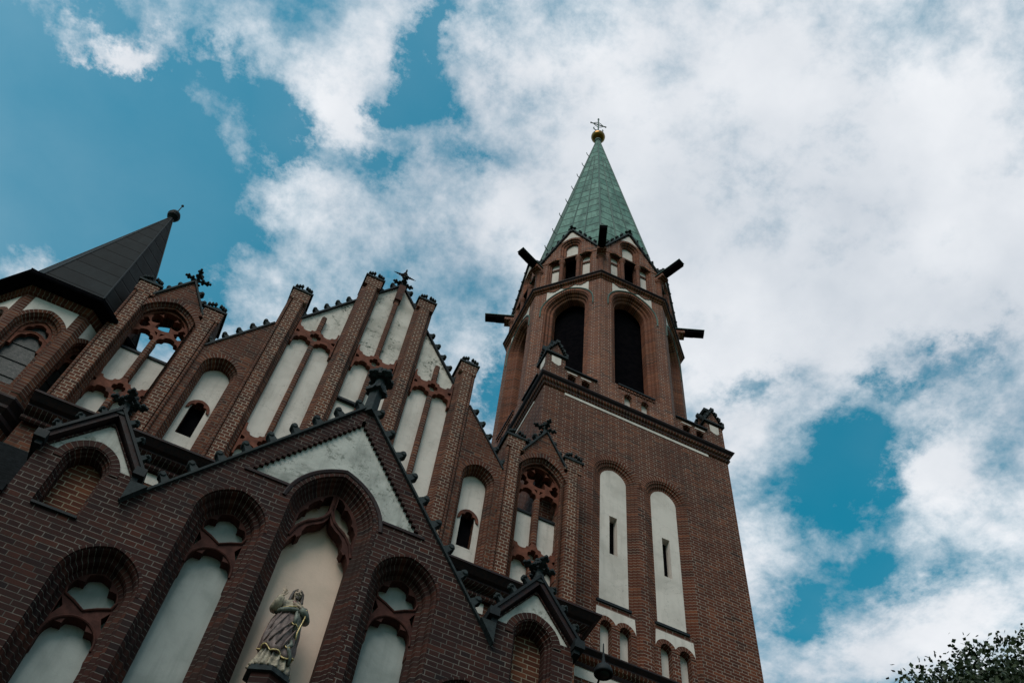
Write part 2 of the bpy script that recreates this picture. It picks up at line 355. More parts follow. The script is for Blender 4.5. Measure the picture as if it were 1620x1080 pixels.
    def lathe(s, cx, cy, prof, n=16, mi=0, sx=1, sy=1):
        for i in range(len(prof)-1):
            (r0, z0), (r1, z1) = prof[i], prof[i+1]
            for j in range(n):
                a, b = 2*math.pi*j/n, 2*math.pi*(j+1)/n
                P = [(cx+r0*math.cos(a)*sx, cy+r0*math.sin(a)*sy, z0), (cx+r0*math.cos(b)*sx, cy+r0*math.sin(b)*sy, z0), (cx+r1*math.cos(b)*sx, cy+r1*math.sin(b)*sy, z1), (cx+r1*math.cos(a)*sx, cy+r1*math.sin(a)*sy, z1)]
                if r0 < 1e-6: P = P[1:]
                elif r1 < 1e-6: P = P[:3]
                s.face(P, None, mi)
    def ball(s, c, r, rx=1, ry=1, rz=1, n=10, lump=0.0, mi=0, rot=None):
        k = n//2; g = []
        for i in range(k+1):
            th = math.pi*i/k; row = []
            for j in range(n):
                ph = 2*math.pi*j/n
                q = Vector((math.sin(th)*math.cos(ph), math.sin(th)*math.sin(ph), math.cos(th)))
                q *= r*(1+lump*math.sin(3*ph+i)*math.sin(2.3*th))
                q = Vector((q.x*rx, q.y*ry, q.z*rz))
                if rot: q = rot @ q
                row.append(q+Vector(c))
            g.append(row)
        for i in range(k):
            for j in range(n):
                P = [g[i][j], g[i+1][j], g[i+1][(j+1) % n], g[i][(j+1) % n]]
                if i == 0: P = P[:3]
                elif i == k-1: P = [P[0], P[1], P[3]]
                s.face(P, None, mi)
    def xf(s, Mx):
        s.v = [tuple(Mx @ Vector(q)) for q in s.v]; return s
    def add(s, o, Mx=None):
        i = len(s.v); s.v += [tuple(Mx @ Vector(q)) for q in o.v] if Mx else o.v
        s.f += [tuple(a+i for a in f) for f in o.f]; s.uv += o.uv; s.mi += o.mi; return s
    def mesh(s, name, mats, smooth=False, weld=True):
        me = bpy.data.meshes.new(name)
        me.from_pydata(s.v, [], s.f)
        ul = me.uv_layers.new(name='UVMap'); fl = [c for f in s.uv for q in f for c in q]
        ul.data.foreach_set('uv', fl)
        for m_ in (mats if isinstance(mats, (list, tuple)) else [mats]): me.materials.append(M[m_])
        me.polygons.foreach_set('material_index', s.mi)
        if weld:
            import bmesh
            bm = bmesh.new(); bm.from_mesh(me); bmesh.ops.remove_doubles(bm, verts=bm.verts, dist=1e-5)
            bmesh.ops.recalc_face_normals(bm, faces=bm.faces); bm.to_mesh(me); bm.free()
        if smooth: me.polygons.foreach_set('use_smooth', [True]*len(me.polygons))
        me.update(); return me
WL = {}
def link(name, data, parent=None, loc=(0, 0, 0), rz=0.0):
    o = bpy.data.objects.new(name, data); C.objects.link(o)
    if parent is not None:
        o.parent = parent; pm = WL[parent.name]
    else: pm = Matrix()
    wm = Matrix.Translation(loc) @ Matrix.Rotation(rz, 4, 'Z')
    lm = pm.inverted() @ wm
    o.location = lm.to_translation(); o.rotation_euler = lm.to_euler()
    WL[o.name] = wm
    return o
def obj(name, mb, mats, parent=None, loc=(0, 0, 0), rz=0.0, smooth=False):
    me = mb if isinstance(mb, bpy.types.Mesh) else mb.mesh(name, mats, smooth)
    return link(name, me, parent, loc, rz)
def thing(name, label, cat, loc, group=None):
    o = link(name, None, None, loc); o.empty_display_size = .3
    o['label'] = label; o['category'] = cat
    if group: o['group'] = group
    return o
def arch(cx, a, h, zs, zb, off=0.0, n=10, close=False):
    Rr = (h*h+a*a)/(2*a); pts = [(cx-a-off, zb)]
    th1 = math.acos(max(-1, min(1, (a-Rr)/(Rr+off))))
    ang = [math.pi+(th1-math.pi)*i/n for i in range(n+1)]
    left = [(cx-a+Rr+(Rr+off)*math.cos(t), zs+(Rr+off)*math.sin(t)) for t in ang]
    pts += left; pts += [(2*cx-x, z) for x, z in left[::-1][1:]]; pts.append((cx+a+off, zb))
    return pts
def poly(cx, cz, r, k=4, cusp=.35, rot=0.0, n=48, sx=1, sz=1, w=.5):
    out = []
    for i in range(n):
        t = 2*math.pi*i/n; ph = ((t-rot)*k/(2*math.pi)) % 1.0; d = abs(ph-.5)*2
        rr = r*(1-cusp*max(0, (d-(1-w)))/w)
        out.append((cx+sx*rr*math.cos(t), cz+sz*rr*math.sin(t)))
    return out
def cusp_head(cx, a, h, zs, cusp=.28, n=26, inv=False, drop=0.0):
    """trefoil-cusped head from right to left (or its upside-down form)"""
    Rr = (h*h+a*a)/(2*a); out = []
    for i in range(n+1):
        t = math.pi*i/n; c, s_ = math.cos(t), math.sin(t)
        # distance to pointed-arch outline along the ray
        x0 = -(Rr-a) if c >= 0 else (Rr-a)
        rr = c*x0+math.sqrt(max(0, (c*x0)**2-(x0*x0-Rr*Rr)))
        deg = math.degrees(t)
        k = max(0, 1-abs(deg-52)/15, 1-abs(deg-128)/15)
        rr *= 1-cusp*k
        z = zs+s_*rr
        out.append((cx+c*rr, zs-s_*rr if inv else z))
    return out
# ================================================================== ground
g = MB(); g.face([(-600, -600, 0), (600, -600, 0), (600, 600, 0), (-600, 600, 0)])
o = obj('ground', g, 'grass', loc=(0, 0, 0)); o['kind'] = 'structure'
g = MB(); g.face([(-16, -7, .004), (20, -7, .004), (20, 9.1, .004), (-16, 9.1, .004)])
o = obj('pavement', g, 'ground'); o['kind'] = 'structure'
# ================================================================== small carved pieces
def crocket(sz=1.0, kind=0):
    """hooked leaf: short stem leaning outwards along +x (up the slope normal), knob at its end"""
    b = MB()
    b.face([(-.05*sz, -.06*sz, 0), (.06*sz, -.06*sz, 0), (.045*sz, -.05*sz, .11*sz), (-.02*sz, -.05*sz, .13*sz)])
    b.face([(-.05*sz, .06*sz, 0), (-.02*sz, .05*sz, .13*sz), (.045*sz, .05*sz, .11*sz), (.06*sz, .06*sz, 0)])
    b.face([(-.05*sz, -.06*sz, 0), (-.02*sz, -.05*sz, .13*sz), (-.02*sz, .05*sz, .13*sz), (-.05*sz, .06*sz, 0)])
    b.face([(.06*sz, -.06*sz, 0), (.06*sz, .06*sz, 0), (.045*sz, .05*sz, .11*sz), (.045*sz, -.05*sz, .11*sz)])
    b.face([(-.02*sz, -.05*sz, .13*sz), (.045*sz, -.05*sz, .11*sz), (.045*sz, .05*sz, .11*sz), (-.02*sz, .05*sz, .13*sz)])
    if kind == 0:
        b.tube([(.012*sz, -.066*sz, .13*sz), (.012*sz, -.04*sz, .13*sz), (.012*sz, .04*sz, .13*sz), (.012*sz, .066*sz, .13*sz)], [.03*sz, .048*sz, .048*sz, .03*sz], 10)
    else:
        for dx, dy, dz, r in ((.01, 0, .15, .06), (.055, .0, .12, .042), (-.035, 0, .13, .04), (.01, .05, .13, .036), (.01, -.05, .13, .036)):
            b.ball((dx*sz, dy*sz, dz*sz), r*sz, 1, 1, .85, 8, .12)
    return b
CRK = {(s, k): crocket(s, k).mesh('crocket', 'stone') for s, k in ((1.0, 0), (1.1, 0), (1.0, 1), (.75, 1))}
def put_crocket(parent, x, y, z, ang, key=(1.0, 0), mirror=False, extra=None):
    o = bpy.data.objects.new('crocket', CRK[key]); C.objects.link(o); o.parent = parent
    wm = Matrix.Translation((x, y, z)) @ (extra or Matrix()) @ Matrix.Rotation(ang, 4, 'Y')
    lm = WL[parent.name].inverted() @ wm
    o.matrix_basis = lm; WL[o.name] = wm
    return o
def leafy(b, base, d, ln, wd, seed=0):
    """one carved leaf arm: ribbed lobes growing along d and curling"""
    d = Vector(d).normalized(); base = Vector(base); side = d.cross(Vector((0, 0, 1)))
    side = Vector((1, 0, 0)) if side.length < .2 else side.normalized(); upv = side.cross(d).normalized()
    b.tube([base, base+d*ln*.55, base+d*ln*.9-upv*ln*.08], [wd*.34, wd*.42, wd*.2], 6)
    for k, (a, s_, r) in enumerate(((.40, -.55, .42), (.40, .55, .42), (.80, -.42, .40), (.80, .42, .40), (1.0, 0, .40), (.62, 0, .5))):
        b.ball(base+d*ln*a+side*wd*s_-upv*wd*.06*k/3, wd*r, 1, 1, .9, 7, .10)
def finial(h, arm, w, plain=False):
    b = MB()
    b.box(-w*.55, w*.55, -w*.55, w*.55, -.05, h*.30, 0, .62)
    b.tube([(0, 0, h*.25), (0, 0, h*.62)], [w*.36, w*.30], 8)
    zc = h*.55
    for dx, dy in ((1, 0), (-1, 0), (0, 1), (0, -1)):
        leafy(b, (dx*w*.1, dy*w*.1, zc-.03*h), (dx, dy, .28), arm, w*.62)
    b.ball((0, 0, zc), w*.42, 1, 1, 1, 8, .08)
    leafy(b, (0, 0, h*.62), (0.01, 0, 1), h*.34, w*.66)
    return b
def cap_mesh(w, d, n=2):
    """weathered tile cap of a pier: slab, little gable front with knobs and a ball"""
    b = MB(); hw, hd = w/2, d/2
    b.box(-hw, hw, -hd, hd, 0, .05)
    b.box(-hw*.93, hw*.93, -hd*.93, hd*.93, .05, .20, 0, .34)
    for sy in (-1, 1):
        b.face([(-hw*.92, sy*hd*.9, .05), (hw*.92, sy*hd*.9, .05), (0, sy*hd*.72, .22)])
    for t in (.28, .52, .76):
        for sx in (-1, 1):
            for sy in (-1, 1):
                b.ball((sx*hw*.98*(1-t), sy*hd*(.95-.14*t), .08+.19*t), .042, .9, 1.2, 1.15, 7, .14)
    b.ball((0, 0, .35), .072, 1.15, 1.15, 1, 10, .10); b.tube([(0, 0, .14), (0, 0, .33)], [.06, .04], 8); b.ball((0, -.04*0, .27), .06, 1.2, 1.2, .6, 8, .1)
    return b
# ================================================================== main gable of the church
XC = .795; YG = 11.5; PIT = 1.28
px = [XC+(k-3.5)*PIT for k in range(8)]
def slope(x, top=21.75, s=1.70): return top-s*abs(x-XC)
ga = thing('church_gable', 'tall stepped brick gable with pale plaster lancets, between the slate turret and the tower', 'church gable', (XC, YG, 0))
ZS = 13.58
# body wall behind the panels
lx, rx = px[0]+.19, px[7]-.19
out = [(px[0]-.19, 0), (px[7]+.19, 0), (px[7]+.19, ZS+.001), (px[6]-.19, ZS+.001), (px[6]-.19, slope(px[6]-.19)-.06), (XC, 21.75-.06), (px[1]+.19, slope(px[1]+.19)-.06), (px[1]+.19, ZS+.001), (px[0]-.19, ZS+.001)]
b = MB(); b.plate(out, [[(px[k]+.505, 14.46), (px[k]+.775, 14.46), (px[k]+.775, 15.37), (px[k]+.505, 15.37)] for k in (1, 5)], YG+.31, YG+.56)
obj('wall', b, 'brick', ga)
b = MB(); b.plate([(px[0]-.19, 0), (px[7]+.19, 0), (px[7]+.19, ZS-.02), (px[0]-.19, ZS-.02)], [], YG+.03, YG+.305)
obj('lower_wall', b, 'brick', ga)
for x0, x1 in ((-3.50, -2.62), (-2.21, 3.80), (4.22, 5.05)):
    b = MB(); b.box(x0, x1, YG+.022, YG+.04, 12.90, 13.12); obj('frieze_panel', b, 'plaster', ga)
# three panelled bays
def head_band(zc, B, a, gap):
    """terracotta tracery band: cusped lancet heads below, mirrored cusps above, quatrefoils between"""
    lc = B/2; n = 22
    bot = []
    for cx in (lc, -lc):
        bot += cusp_head(cx, a, a*1.08, zc-.30, .24, n)
    top = []
    for cx in (-lc, lc):
        top += cusp_head(cx, a, a*1.08, zc+.30, .24, n, True)[::-1]
    zb, zt = zc-.44, zc+.40
    outer = [(B, zb), (B, zt)] + [(lc+a, zt)] + top[::-1] + [(-lc-a, zt), (-B, zt), (-B, zb), (-lc-a, zb)] + bot[::-1] + [(lc+a, zb)]
    q = 0.118
    holes = [poly(0, zc, q, 4, .34, math.pi/4, 40, .95, 1.15)]
    for sx in (-1, 1):
        holes.append([(sx*(B-.018), zc-.055), (sx*(B-.018), zc+.055), (sx*(B-.075), zc+.035), (sx*(B-.095), zc), (sx*(B-.075), zc-.035)])
    return outer, holes
def shift(lp, dx): return [(x+dx, z) for x, z in lp]
tr_o, tr_h = head_band(18.19, .425, .178, .05)
b = MB(); b.plate(tr_o, tr_h, .085, .20); TRACE = b.mesh('tracery_band', 'terra')
for k in (2, 3, 4):
    xa, xb = px[k]+.21, px[k+1]-.21; xm = (px[k]+px[k+1])/2
    pts = [(xa, ZS), (xb, ZS), (xb, slope(xb)-.02)] + ([(XC, slope(XC)-.02)] if xa < XC < xb else []) + [(xa, slope(xa)-.02)]
    b = MB(); b.plate([(xa, ZS), (xb, ZS), (xb, 18.19), (xa, 18.19)], [], YG+.195, YG+.315)
    obj('plaster_panel', b, 'plaster', ga)
    b = MB(); b.plate([(xa, 18.192), (xb, 18.192)]+pts[2:], [], YG+.195, YG+.315)
    obj('plaster_panel', b, 'stained', ga)
    sec = [(-.052, .20), (-.052, .11), (-.028, .085), (.028, .085), (.052, .11), (.052, .20)]
    for z0, z1 in ((ZS, 14.75-.31), (14.75+.31, 18.31-.31), (18.31+.31, slope(xm)-(.16 if k == 3 else .45))):
        b = MB(); b.extr([(x, y) for x, y in sec], z0, z1); obj('mullion', b, 'sold', ga, (xm, YG, 0))
    obj('tracery_band', TRACE, 'terra', ga, (xm, YG, .12)); obj('tracery_band', TRACE, 'terra', ga, (xm, YG, 14.75-18.19))
# ledge in the middle bay
b = MB(); b.box(px[3]+.21, (px[3]+px[4])/2-.05, YG+.12, YG+.22, 16.83, 16.89); obj('ledge', b, 'glaze', ga)
b = MB(); b.box((px[3]+px[4])/2+.05, px[4]-.21, YG+.12, YG+.22, 16.83, 16.89); obj('ledge', b, 'glaze', ga)
# brick bays with one blind arch and a little window
for k, sgn in ((1, 1), (5, -1)):
    xm = (px[k]+px[k+1])/2; xa, xb = px[k]+.19, px[k+1]-.19
    A = lambda off, xm=xm: arch(xm, .245, .30, 16.10, ZS, off)
    o_ = [(xa, ZS), (xb, ZS), (xb, slope(xb)), (xa, slope(xa))]
    b = MB(); b.plate(o_, [A(.085)], YG+.045, YG+.30, back=False); obj('arched_wall', b, 'brick', ga)
    b = MB(); b.sweep(A, [(.085, .0), (.075, .05), (.04, .075), (.028, .13), (.0, .15), (.0, .25)], YG+.044); obj('arch_moulding', b, 'sold', ga)
    b = MB(); A2 = lambda off, xm=xm: arch(xm, .245, .30, 16.10, 16.10, off, 12)
    b.sweep(A2, [(.19, .01), (.19, 0), (.084, 0), (.084, .01)], YG+.04); obj('arch_ring', b, 'sold', ga)
    wn = arch(xm, .135, .20, 15.18, 14.47, 0, 6)
    b = MB(); b.plate(arch(xm, .25, .31, 16.10, ZS, 0), [wn], YG+.285, YG+.307); obj('plaster_panel', b, 'plaster', ga)
    # trefoil window hood
    hd = cusp_head(xm, .15, .19, 15.17, .30, 20)
    ou = arch(xm, .20, .235, 15.19, 15.13, 0, 8)
    b = MB(); b.plate(ou+hd, [], YG+.255, YG+.30); wo_ = obj('window_hood', b, 'terra', ga)
    b = MB(); b.box(xm-.15, xm+.15, YG+.44, YG+.47, 14.42, 15.42); obj('window_shutter', b, 'black', ga)
# open-work windows left and right
def ow_tracery(cx):
    a, h, zs = .465, .66, 16.70
    outer = arch(cx, a, h, zs, 16.10, 0, 12)[1:-1]
    bot = []
    for s_ in (1, -1): bot += cusp_head(cx+s_*(a/2-.005), .196, .235, 16.34, .22, 22)
    outer = outer+[(cx+a, 16.20), (cx+a/2-.005+.196, 16.20)]+bot+[(cx-a/2+.005-.196, 16.20), (cx-a, 16.20)]
    H = [poly(cx, 16.985, .292, 4, .50, math.pi/4, 64, .96, 1.0, w=.34)]
    for s_ in (-1, 1):
        H.append([(cx+s_*x, z) for x, z in ((.215, 16.735), (.27, 16.64), (.345, 16.60), (.42, 16.66), (.42, 16.77), (.375, 16.81), (.405, 16.88), (.345, 16.93), (.27, 16.85), (.285, 16.79))])
        H.append([(cx+s_*x, z) for x, z in ((.10, 17.25), (.18, 17.235), (.28, 17.12), (.34, 17.0), (.27, 17.05), (.22, 17.12), (.15, 17.15), (.13, 17.20))])
        H.append([(cx+s_*x, z) for x, z in ((.425, 16.40), (.447, 16.55), (.445, 16.34))])
        H.append([(cx+s_*x, z) for x, z in ((.03, 16.60), (.10, 16.615), (.02, 16.50))])
    return outer, H
for k in (0, 6):
    xm = (px[k]+px[k+1])/2; xa, xb = px[k]+.19, px[k+1]-.19
    A = lambda off, xm=xm: arch(xm, .465, .66, 16.70, ZS, off, 12)
    o_ = [(xa, ZS), (xb, ZS), (xb, 17.30), (xm+.44, 17.46), (xm, 18.30), (xm-.44, 17.46), (xa, 17.30)]
    b = MB(); b.plate(o_, [A(.10)], YG+.02, YG+.10, back=False); b.plate(o_, [A(.0)], YG+.101, YG+.56)
    obj('arched_wall', b, 'brick', ga)
    b = MB(); b.sweep(A, [(.10, 0), (.09, .045), (.05, .06), (.035, .10), (.0, .12), (0, .24)], YG+.019); obj('arch_moulding', b, 'sold', ga)
    A2 = lambda off, xm=xm: arch(xm, .465, .66, 16.70, 16.70, off, 14)
    b = MB(); b.sweep(A2, [(.215, .01), (.215, 0), (.099, 0), (.099, .01)], YG+.014); obj('arch_ring', b, 'sold', ga)
    to, th = ow_tracery(xm)
    b = MB(); b.plate(to, th, YG+.17, YG+.29); tr = obj('window_tracery', b, 'terra', ga)
    b = MB(); b.plate([(xm-.47, ZS), (xm+.47, ZS), (xm+.47, 15.97), (xm-.47, 15.97)], [], YG+.30, YG+.50); obj('plaster_panel', b, 'plaster', ga)
    b = MB(); b.box(xm-.464, xm+.464, YG+.27, YG+.54, 15.972, 16.03); obj('sill_tile', b, 'glaze', ga)
    t2, h2 = head_band(14.81, .47, .185, .05)
    b = MB(); b.plate(shift(t2, xm), [shift(h, xm) for h in h2], YG+.16, YG+.31); obj('tracery_band', b, 'terra', ga)
    sec = [(-.058, .29), (-.058, .19), (-.03, .155), (.03, .155), (.058, .19), (.058, .29)]
    for z0, z1 in ((ZS, 14.50), (15.12, 16.33)):
        b = MB(); b.extr(sec, z0, z1); obj('mullion', b, 'sold', ga, (xm, YG, 0))
    # gablet coping
    for s_ in (-1, 1):
        L = math.hypot(.47, .90); an = math.atan2(.90, .47)
        b = MB(); b.box(0, L+.02, -.0, .60, 0, .035)
        b.xf(Matrix.Translation((xm+s_*.475, YG-.02, 17.40)) @ (Matrix.Scale(-1, 4, (1, 0, 0)) if s_ > 0 else Matrix()) @ Matrix.Rotation(-an, 4, 'Y'))
        obj('coping', b, 'stone', ga)
        for t in (.16, .44, .72):
            put_crocket(ga, xm+s_*.475*(1-t), YG+.12, 17.43+.90*t, s_*(an-.30), (1.0, 0))
    obj('finial', finial(.56, .24, .125), 'stone', ga, (xm, YG+.12, 18.26))
# piers
def pier_sec(lt, rt_):
    def side(kind):     # from face edge outwards, x>0
        if kind == 'hollow':
            return [(.105, 0), (.118, .012), (.130, .045), (.150, .085), (.185, .10), (.205, .125), (.212, .21)]
        P = [(.105, 0), (.107, .035), (.118, .04)]
        P += [(.148-.032*math.cos(t), .018-.032*math.sin(t)*1.0+.02) for t in [math.pi*j/6 for j in range(7)]]
        return P+[(.185, .045), (.19, .06), (.19, .24)]
    r = side(rt_); l = [(-x, y) for x, y in side(lt)]
    return l[::-1]+r, len(l), len(r)
tops = {0: 17.68, 1: 17.68, 2: 19.52, 3: 21.25, 4: 21.25, 5: 19.52, 6: 17.72, 7: 17.72}
kinds = {0: ('bead', 'hollow'), 1: ('hollow', 'bead'), 2: ('bead', 'hollow'), 3: ('hollow', 'hollow'), 4: ('hollow', 'hollow'), 5: ('hollow', 'bead'), 6: ('bead', 'hollow'), 7: ('hollow', 'bead')}
capm = cap_mesh(.46, .62).mesh('pier_cap', 'stone')
for k in range(8):
    sec, nl, nr_ = pier_sec(*kinds[k]); zt = tops[k]
    if k in (0, 1, 6, 7): pass
    front = nl-1
    full = sec+[(.19, .58), (-.19, .58)]
    mis = [1]*len(full); uvs = [None]*len(full); mis[front] = 0; uvs[front] = (-.105, .105)
    for i in range(len(sec), len(full)): mis[i] = 0
    b = MB(); b.extr(full, ZS+.18, zt-.34, mis, True, uvs)
    blk = [(-.19, -.006), (.19, -.006), (.19, .584), (-.19, .584)]
    b.extr(blk, ZS-.01, ZS+.181, [0]*4); b.extr(blk, zt-.341, zt, [0]*4)
    pr = obj('pier', b, ['header', 'sold'], ga, (px[k], YG, 0))
    obj('pier_cap', capm, 'stone', pr, (px[k], YG+.28, zt+.001))
# slope copings and crockets between the piers
def slope_run(xa, xb, n, first=.5, y0=.13):
    z0, z1 = slope(xa), slope(xb); L = math.hypot(xb-xa, z1-z0); s_ = 1 if z1 > z0 else -1
    an = math.atan2(abs(z1-z0), abs(xb-xa))
    lo, zl = (xa, z0) if s_ > 0 else (xb, z1)
    b = MB(); b.box(0, L, y0, .64, -.012, .022)
    b.xf(Matrix.Translation((lo, YG+.0, zl)) @ (Matrix.Scale(-1, 4, (1, 0, 0)) if s_ < 0 else Matrix()) @ Matrix.Rotation(-an, 4, 'Y'))
    obj('coping', b, 'glaze', ga)
    for i in range(n):
        t = (i+first)/n; put_crocket(ga, xa+(xb-xa)*t, YG+y0+.07, z0+(z1-z0)*t+.012, -s_*(an-.30), (1.0, 0))
slope_run(px[1]+.19, px[2]-.19, 5, y0=.02); slope_run(px[2]+.19, px[3]-.19, 5)
slope_run(px[3]+.19, XC, 2, .35); slope_run(XC, px[4]-.19, 2, .65)
slope_run(px[4]+.19, px[5]-.19, 5); slope_run(px[5]+.19, px[6]-.19, 5, y0=.02)
# top post, finial and iron cross
b = MB(); b.box(XC-.075, XC+.075, YG+.04, YG+.40, 20.9, 21.55); obj('top_post', b, 'coping_brick', ga)
b = MB(); b.box(XC-.10, XC+.10, YG+.02, YG+.44, 21.55, 21.62); obj('finial', finial(.50, .22, .13), 'stone', ga, (XC, YG+.2, 21.56))
b = MB()
b.tube([(0, 0, -.1), (0, 0, .66)], .02, 6); b.tube([(-.28, 0, .36), (.28, 0, .36)], [.007, .007], 6)
b.tube([(-.24, 0, .36), (0, 0, .36), (.24, 0, .36)], [.014, .03, .014], 6)
for dx, dz, L in ((1, 0, .22), (-1, 0, .22), (0, 1, .20), (0, -1, .18)):
    for j, t in enumerate((.3, .55, .8)):
        for s_ in (-1, 1):
            bx, bz = dx*L*t, .36+dz*L*t; r = .062*(1.15-t*.8)
            b.tube([(bx, 0, bz), (bx+(dx*.6+dz*s_)*r, 0, bz+(dz*.6+dx*s_)*r)], [.014, .004], 5)
            b.ball((bx+(dx*.3+dz*s_)*r*.7, 0, bz+(dz*.3+dx*s_)*r*.7), r*.5, 1, .6, 1, 6)
b.ball((0, 0, .36), .06, 1, .6, 1, 8); b.ball((0, 0, .60), .026, 1, 1, 1.2, 6)
obj('iron_cross', b, 'iron', ga, (XC-.03, YG+.2, 21.90))
# string course
prof = [(0, -.46), (.03, -.46), (.055, -.43), (.055, -.385), (.02, -.37), (.02, -.33), (.10, -.28), (.14, -.235), (.14, -.20), (.20, -.17), (.285, -.075), (.30, -.07), (.30, -.03), (.26, 0), (-.06, .05)]
mis = [1, 1, 1, 0, 0, 1, 1, 0, 0, 0, 0, 0, 0, 0]
b = MB(); b.run([(px[0]-.22, YG), (px[7]+.19, YG), (px[7]+.19, 12.17)], [(o+.02, z+ZS) for o, z in prof], mis=mis)
obj('string_course', b, ['glaze2', 'psold'], ga)
# nave behind the gable
b = MB()
n0, n1 = px[1]+.3, px[6]-.3
b.plate([(n0, 0), (n1, 0), (n1, slope(n1)-.5), (XC, 21.0), (n0, slope(n0)-.5)], [], YG+.60, YG+18, back=True); obj('nave_body', b, 'lead', ga)
# ================================================================== stair turret on the left
TX, TY, TA = -4.68, 12.73, 1.235
tu = thing('stair_turret', 'eight-sided brick stair turret with wide black eaves and a dark grey metal spire', 'turret', (TX, TY, 0))
hw = TA*math.tan(math.pi/8)
octp = lambda r, n=8: [(r/math.cos(math.pi/8)*math.sin(R(22.5+45*k)), -r/math.cos(math.pi/8)*math.cos(R(22.5+45*k))) for k in range(n)]
A = lambda off: arch(0, .27, .40, 15.18, 13.75, off, 10)
b = MB(); b.plate([(-hw, ZS-.2), (hw, ZS-.2), (hw, 16.12), (-hw, 16.12)], [A(.12)], -TA, -TA+.10, back=False)
b.plate([(-hw*.93, ZS-.2), (hw*.93, ZS-.2), (hw*.93, 16.12), (-hw*.93, 16.12)], [A(.0)], -TA+.101, -TA+.28)
face_m = b.mesh('wall', 'brick')
b = MB(); b.sweep(A, [(.12, 0), (.105, .02), (.075, .045), (.07, .09), (.03, .11), (.0, .15), (0, .27)], -TA-.001)
b.sweep(lambda off: arch(0, .27, .40, 15.18, 15.0, off, 12), [(.20, .012), (.20, 0), (.119, 0), (.119, .012)], -TA-.008); mo_m = b.mesh('arch_moulding', 'sold')
b = MB(); sp = [(-hw+.125, 15.10)]+[q for q in arch(0, .27, .40, 15.18, 15.10, .15, 14)]+[(hw-.125, 15.10), (hw-.125, 16.0), (-hw+.125, 16.0)]
b.plate(sp, [], -TA-.005, -TA+.003, back=False); sp_m = b.mesh('plaster_panel', 'plaster')
b = MB(); b.plate(arch(0, .272, .402, 15.18, 13.75, 0, 10), [], -TA+.20, -TA+.23)
for z in (14.1, 14.5, 14.9): b.box(-.27, .27, -TA+.185, -TA+.20, z, z+.015)
gl_m = b.mesh('window_glass', 'glass')
b = MB(); hd = cusp_head(0, .215, .25, 14.98, .20, 20); top = cusp_head(0, .20, .26, 15.24, .2, 20)
lowr = arch(0, .27, .30, 14.98, 14.80, 0, 10)
b.plate(lowr+[(.215, 14.80)]+hd+[(-.215, 14.80)], [], -TA+.13, -TA+.20)
b.plate(arch(0, .27, .40, 15.18, 15.02, 0, 10)+[(.25, 15.02), (.20, 15.20)]+top[1:-1]+[(-.20, 15.20), (-.25, 15.02)], [], -TA+.128, -TA+.19)
b.tube([(-.26, -TA+.14, 15.12), (-.1, -TA+.14, 15.24), (.0, -TA+.14, 15.27), (.1, -TA+.14, 15.24), (.26, -TA+.14, 15.12)], .022, 6)
tt_m = b.mesh('window_tracery', 'terra')
for k in range(8):
    an = R(45*k)
    for nm, me in (('wall', face_m), ('arch_moulding', mo_m), ('plaster_panel', sp_m)):
        obj(nm, me, None, tu, (TX, TY, 0), an)
    if k in (0, 1, 7):
        wv = obj('window_glass', gl_m, None, tu, (TX, TY, 0), an)
        obj('window_tracery', tt_m, None, tu, (TX, TY, 0), an)
    # corner rib of soldier bricks, wrapping the arris
    q = [(-.12, 0), (0, 0), (.12*math.cos(R(45)), .12*math.sin(R(45)))]
    b = MB(); hx = hw
    p0 = (hx-.125, -TA-.012); p1 = (hx+.005, -TA-.012)
    d = Matrix.Rotation(R(45), 2); e0 = d @ Vector((-hx-.005, -TA-.012)); e1 = d @ Vector((-hx+.125, -TA-.012))
    b.extr([p0, ((p1[0]+e0[0])/2, (p1[1]+e0[1])/2), (e1.x, e1.y), (hx, -TA+.1)], ZS+.05, 16.03)
    obj('corner_rib', b, 'sold', tu, (TX, TY, 0), an)
b = MB(); b.run(octp(TA-.02), [(0, 12.2), (.0, 12.95), (.05, 13.0), (.05, 13.08), (.02, 13.10), (.10, 13.18), (.10, 13.24), (.17, 13.34), (.17, 13.38), (.10, 13.43), (0, 13.46)], True, [1, 0, 0, 0, 0, 0, 0, 0, 0, 0])
obj('string_course', b, ['glaze2', 'sold'], tu, (TX, TY, 0))
b = MB(); b.extr(octp(TA-.03), 0, 13.0); obj('lower_wall', b, 'brick', tu, (TX, TY, 0))
b = MB(); b.run(octp(TA), [(0, 15.98), (.05, 16.0), (.05, 16.06), (.09, 16.10), (.09, 16.16)], True); obj('brick_cornice', b, 'sold', tu, (TX, TY, 0))
b = MB(); b.run(octp(TA-.2), [(0, 16.14), (.52, 16.14), (.54, 16.17), (.54, 16.22), (.50, 16.25), (0, 16.36)], True); obj('eaves', b, 'black', tu, (TX, TY, 0))
# spire: flared foot then steep pyramid
b = MB(); ZA = 22.05
rings = [(TA+.33, 16.255), (TA+.10, 16.52), (.055, ZA)]
for (r0, z0), (r1, z1) in zip(rings, rings[1:]):
    P0, P1 = octp(r0), octp(r1)
    for k in range(8):
        j = (k+1) % 8; w0, w1 = math.dist(P0[k], P0[j])/2, math.dist(P1[k], P1[j])/2
        b.face([(*P0[k], z0), (*P0[j], z0), (*P1[j], z1), (*P1[k], z1)], [(k*7+3-w0, z0), (k*7+3+w0, z0), (k*7+3+w1, z1), (k*7+3-w1, z1)])
spi = obj('spire', b, 'lead', tu, (TX, TY, 0))
for k in range(8):
    P = [(*octp(r)[k], z) for r, z in rings]
    b = MB(); b.tube(P, [.016, .016, .010], 6); obj('ridge_seam', b, 'glaze', spi, (TX, TY, 0))
b = MB(); b.lathe(0, 0, [(0, 22.0), (.05, 22.0), (.06, 22.06), (.03, 22.09), (.06, 22.11), (.13, 22.17), (.155, 22.25), (.13, 22.33), (.06, 22.39), (.0, 22.41)], 18)
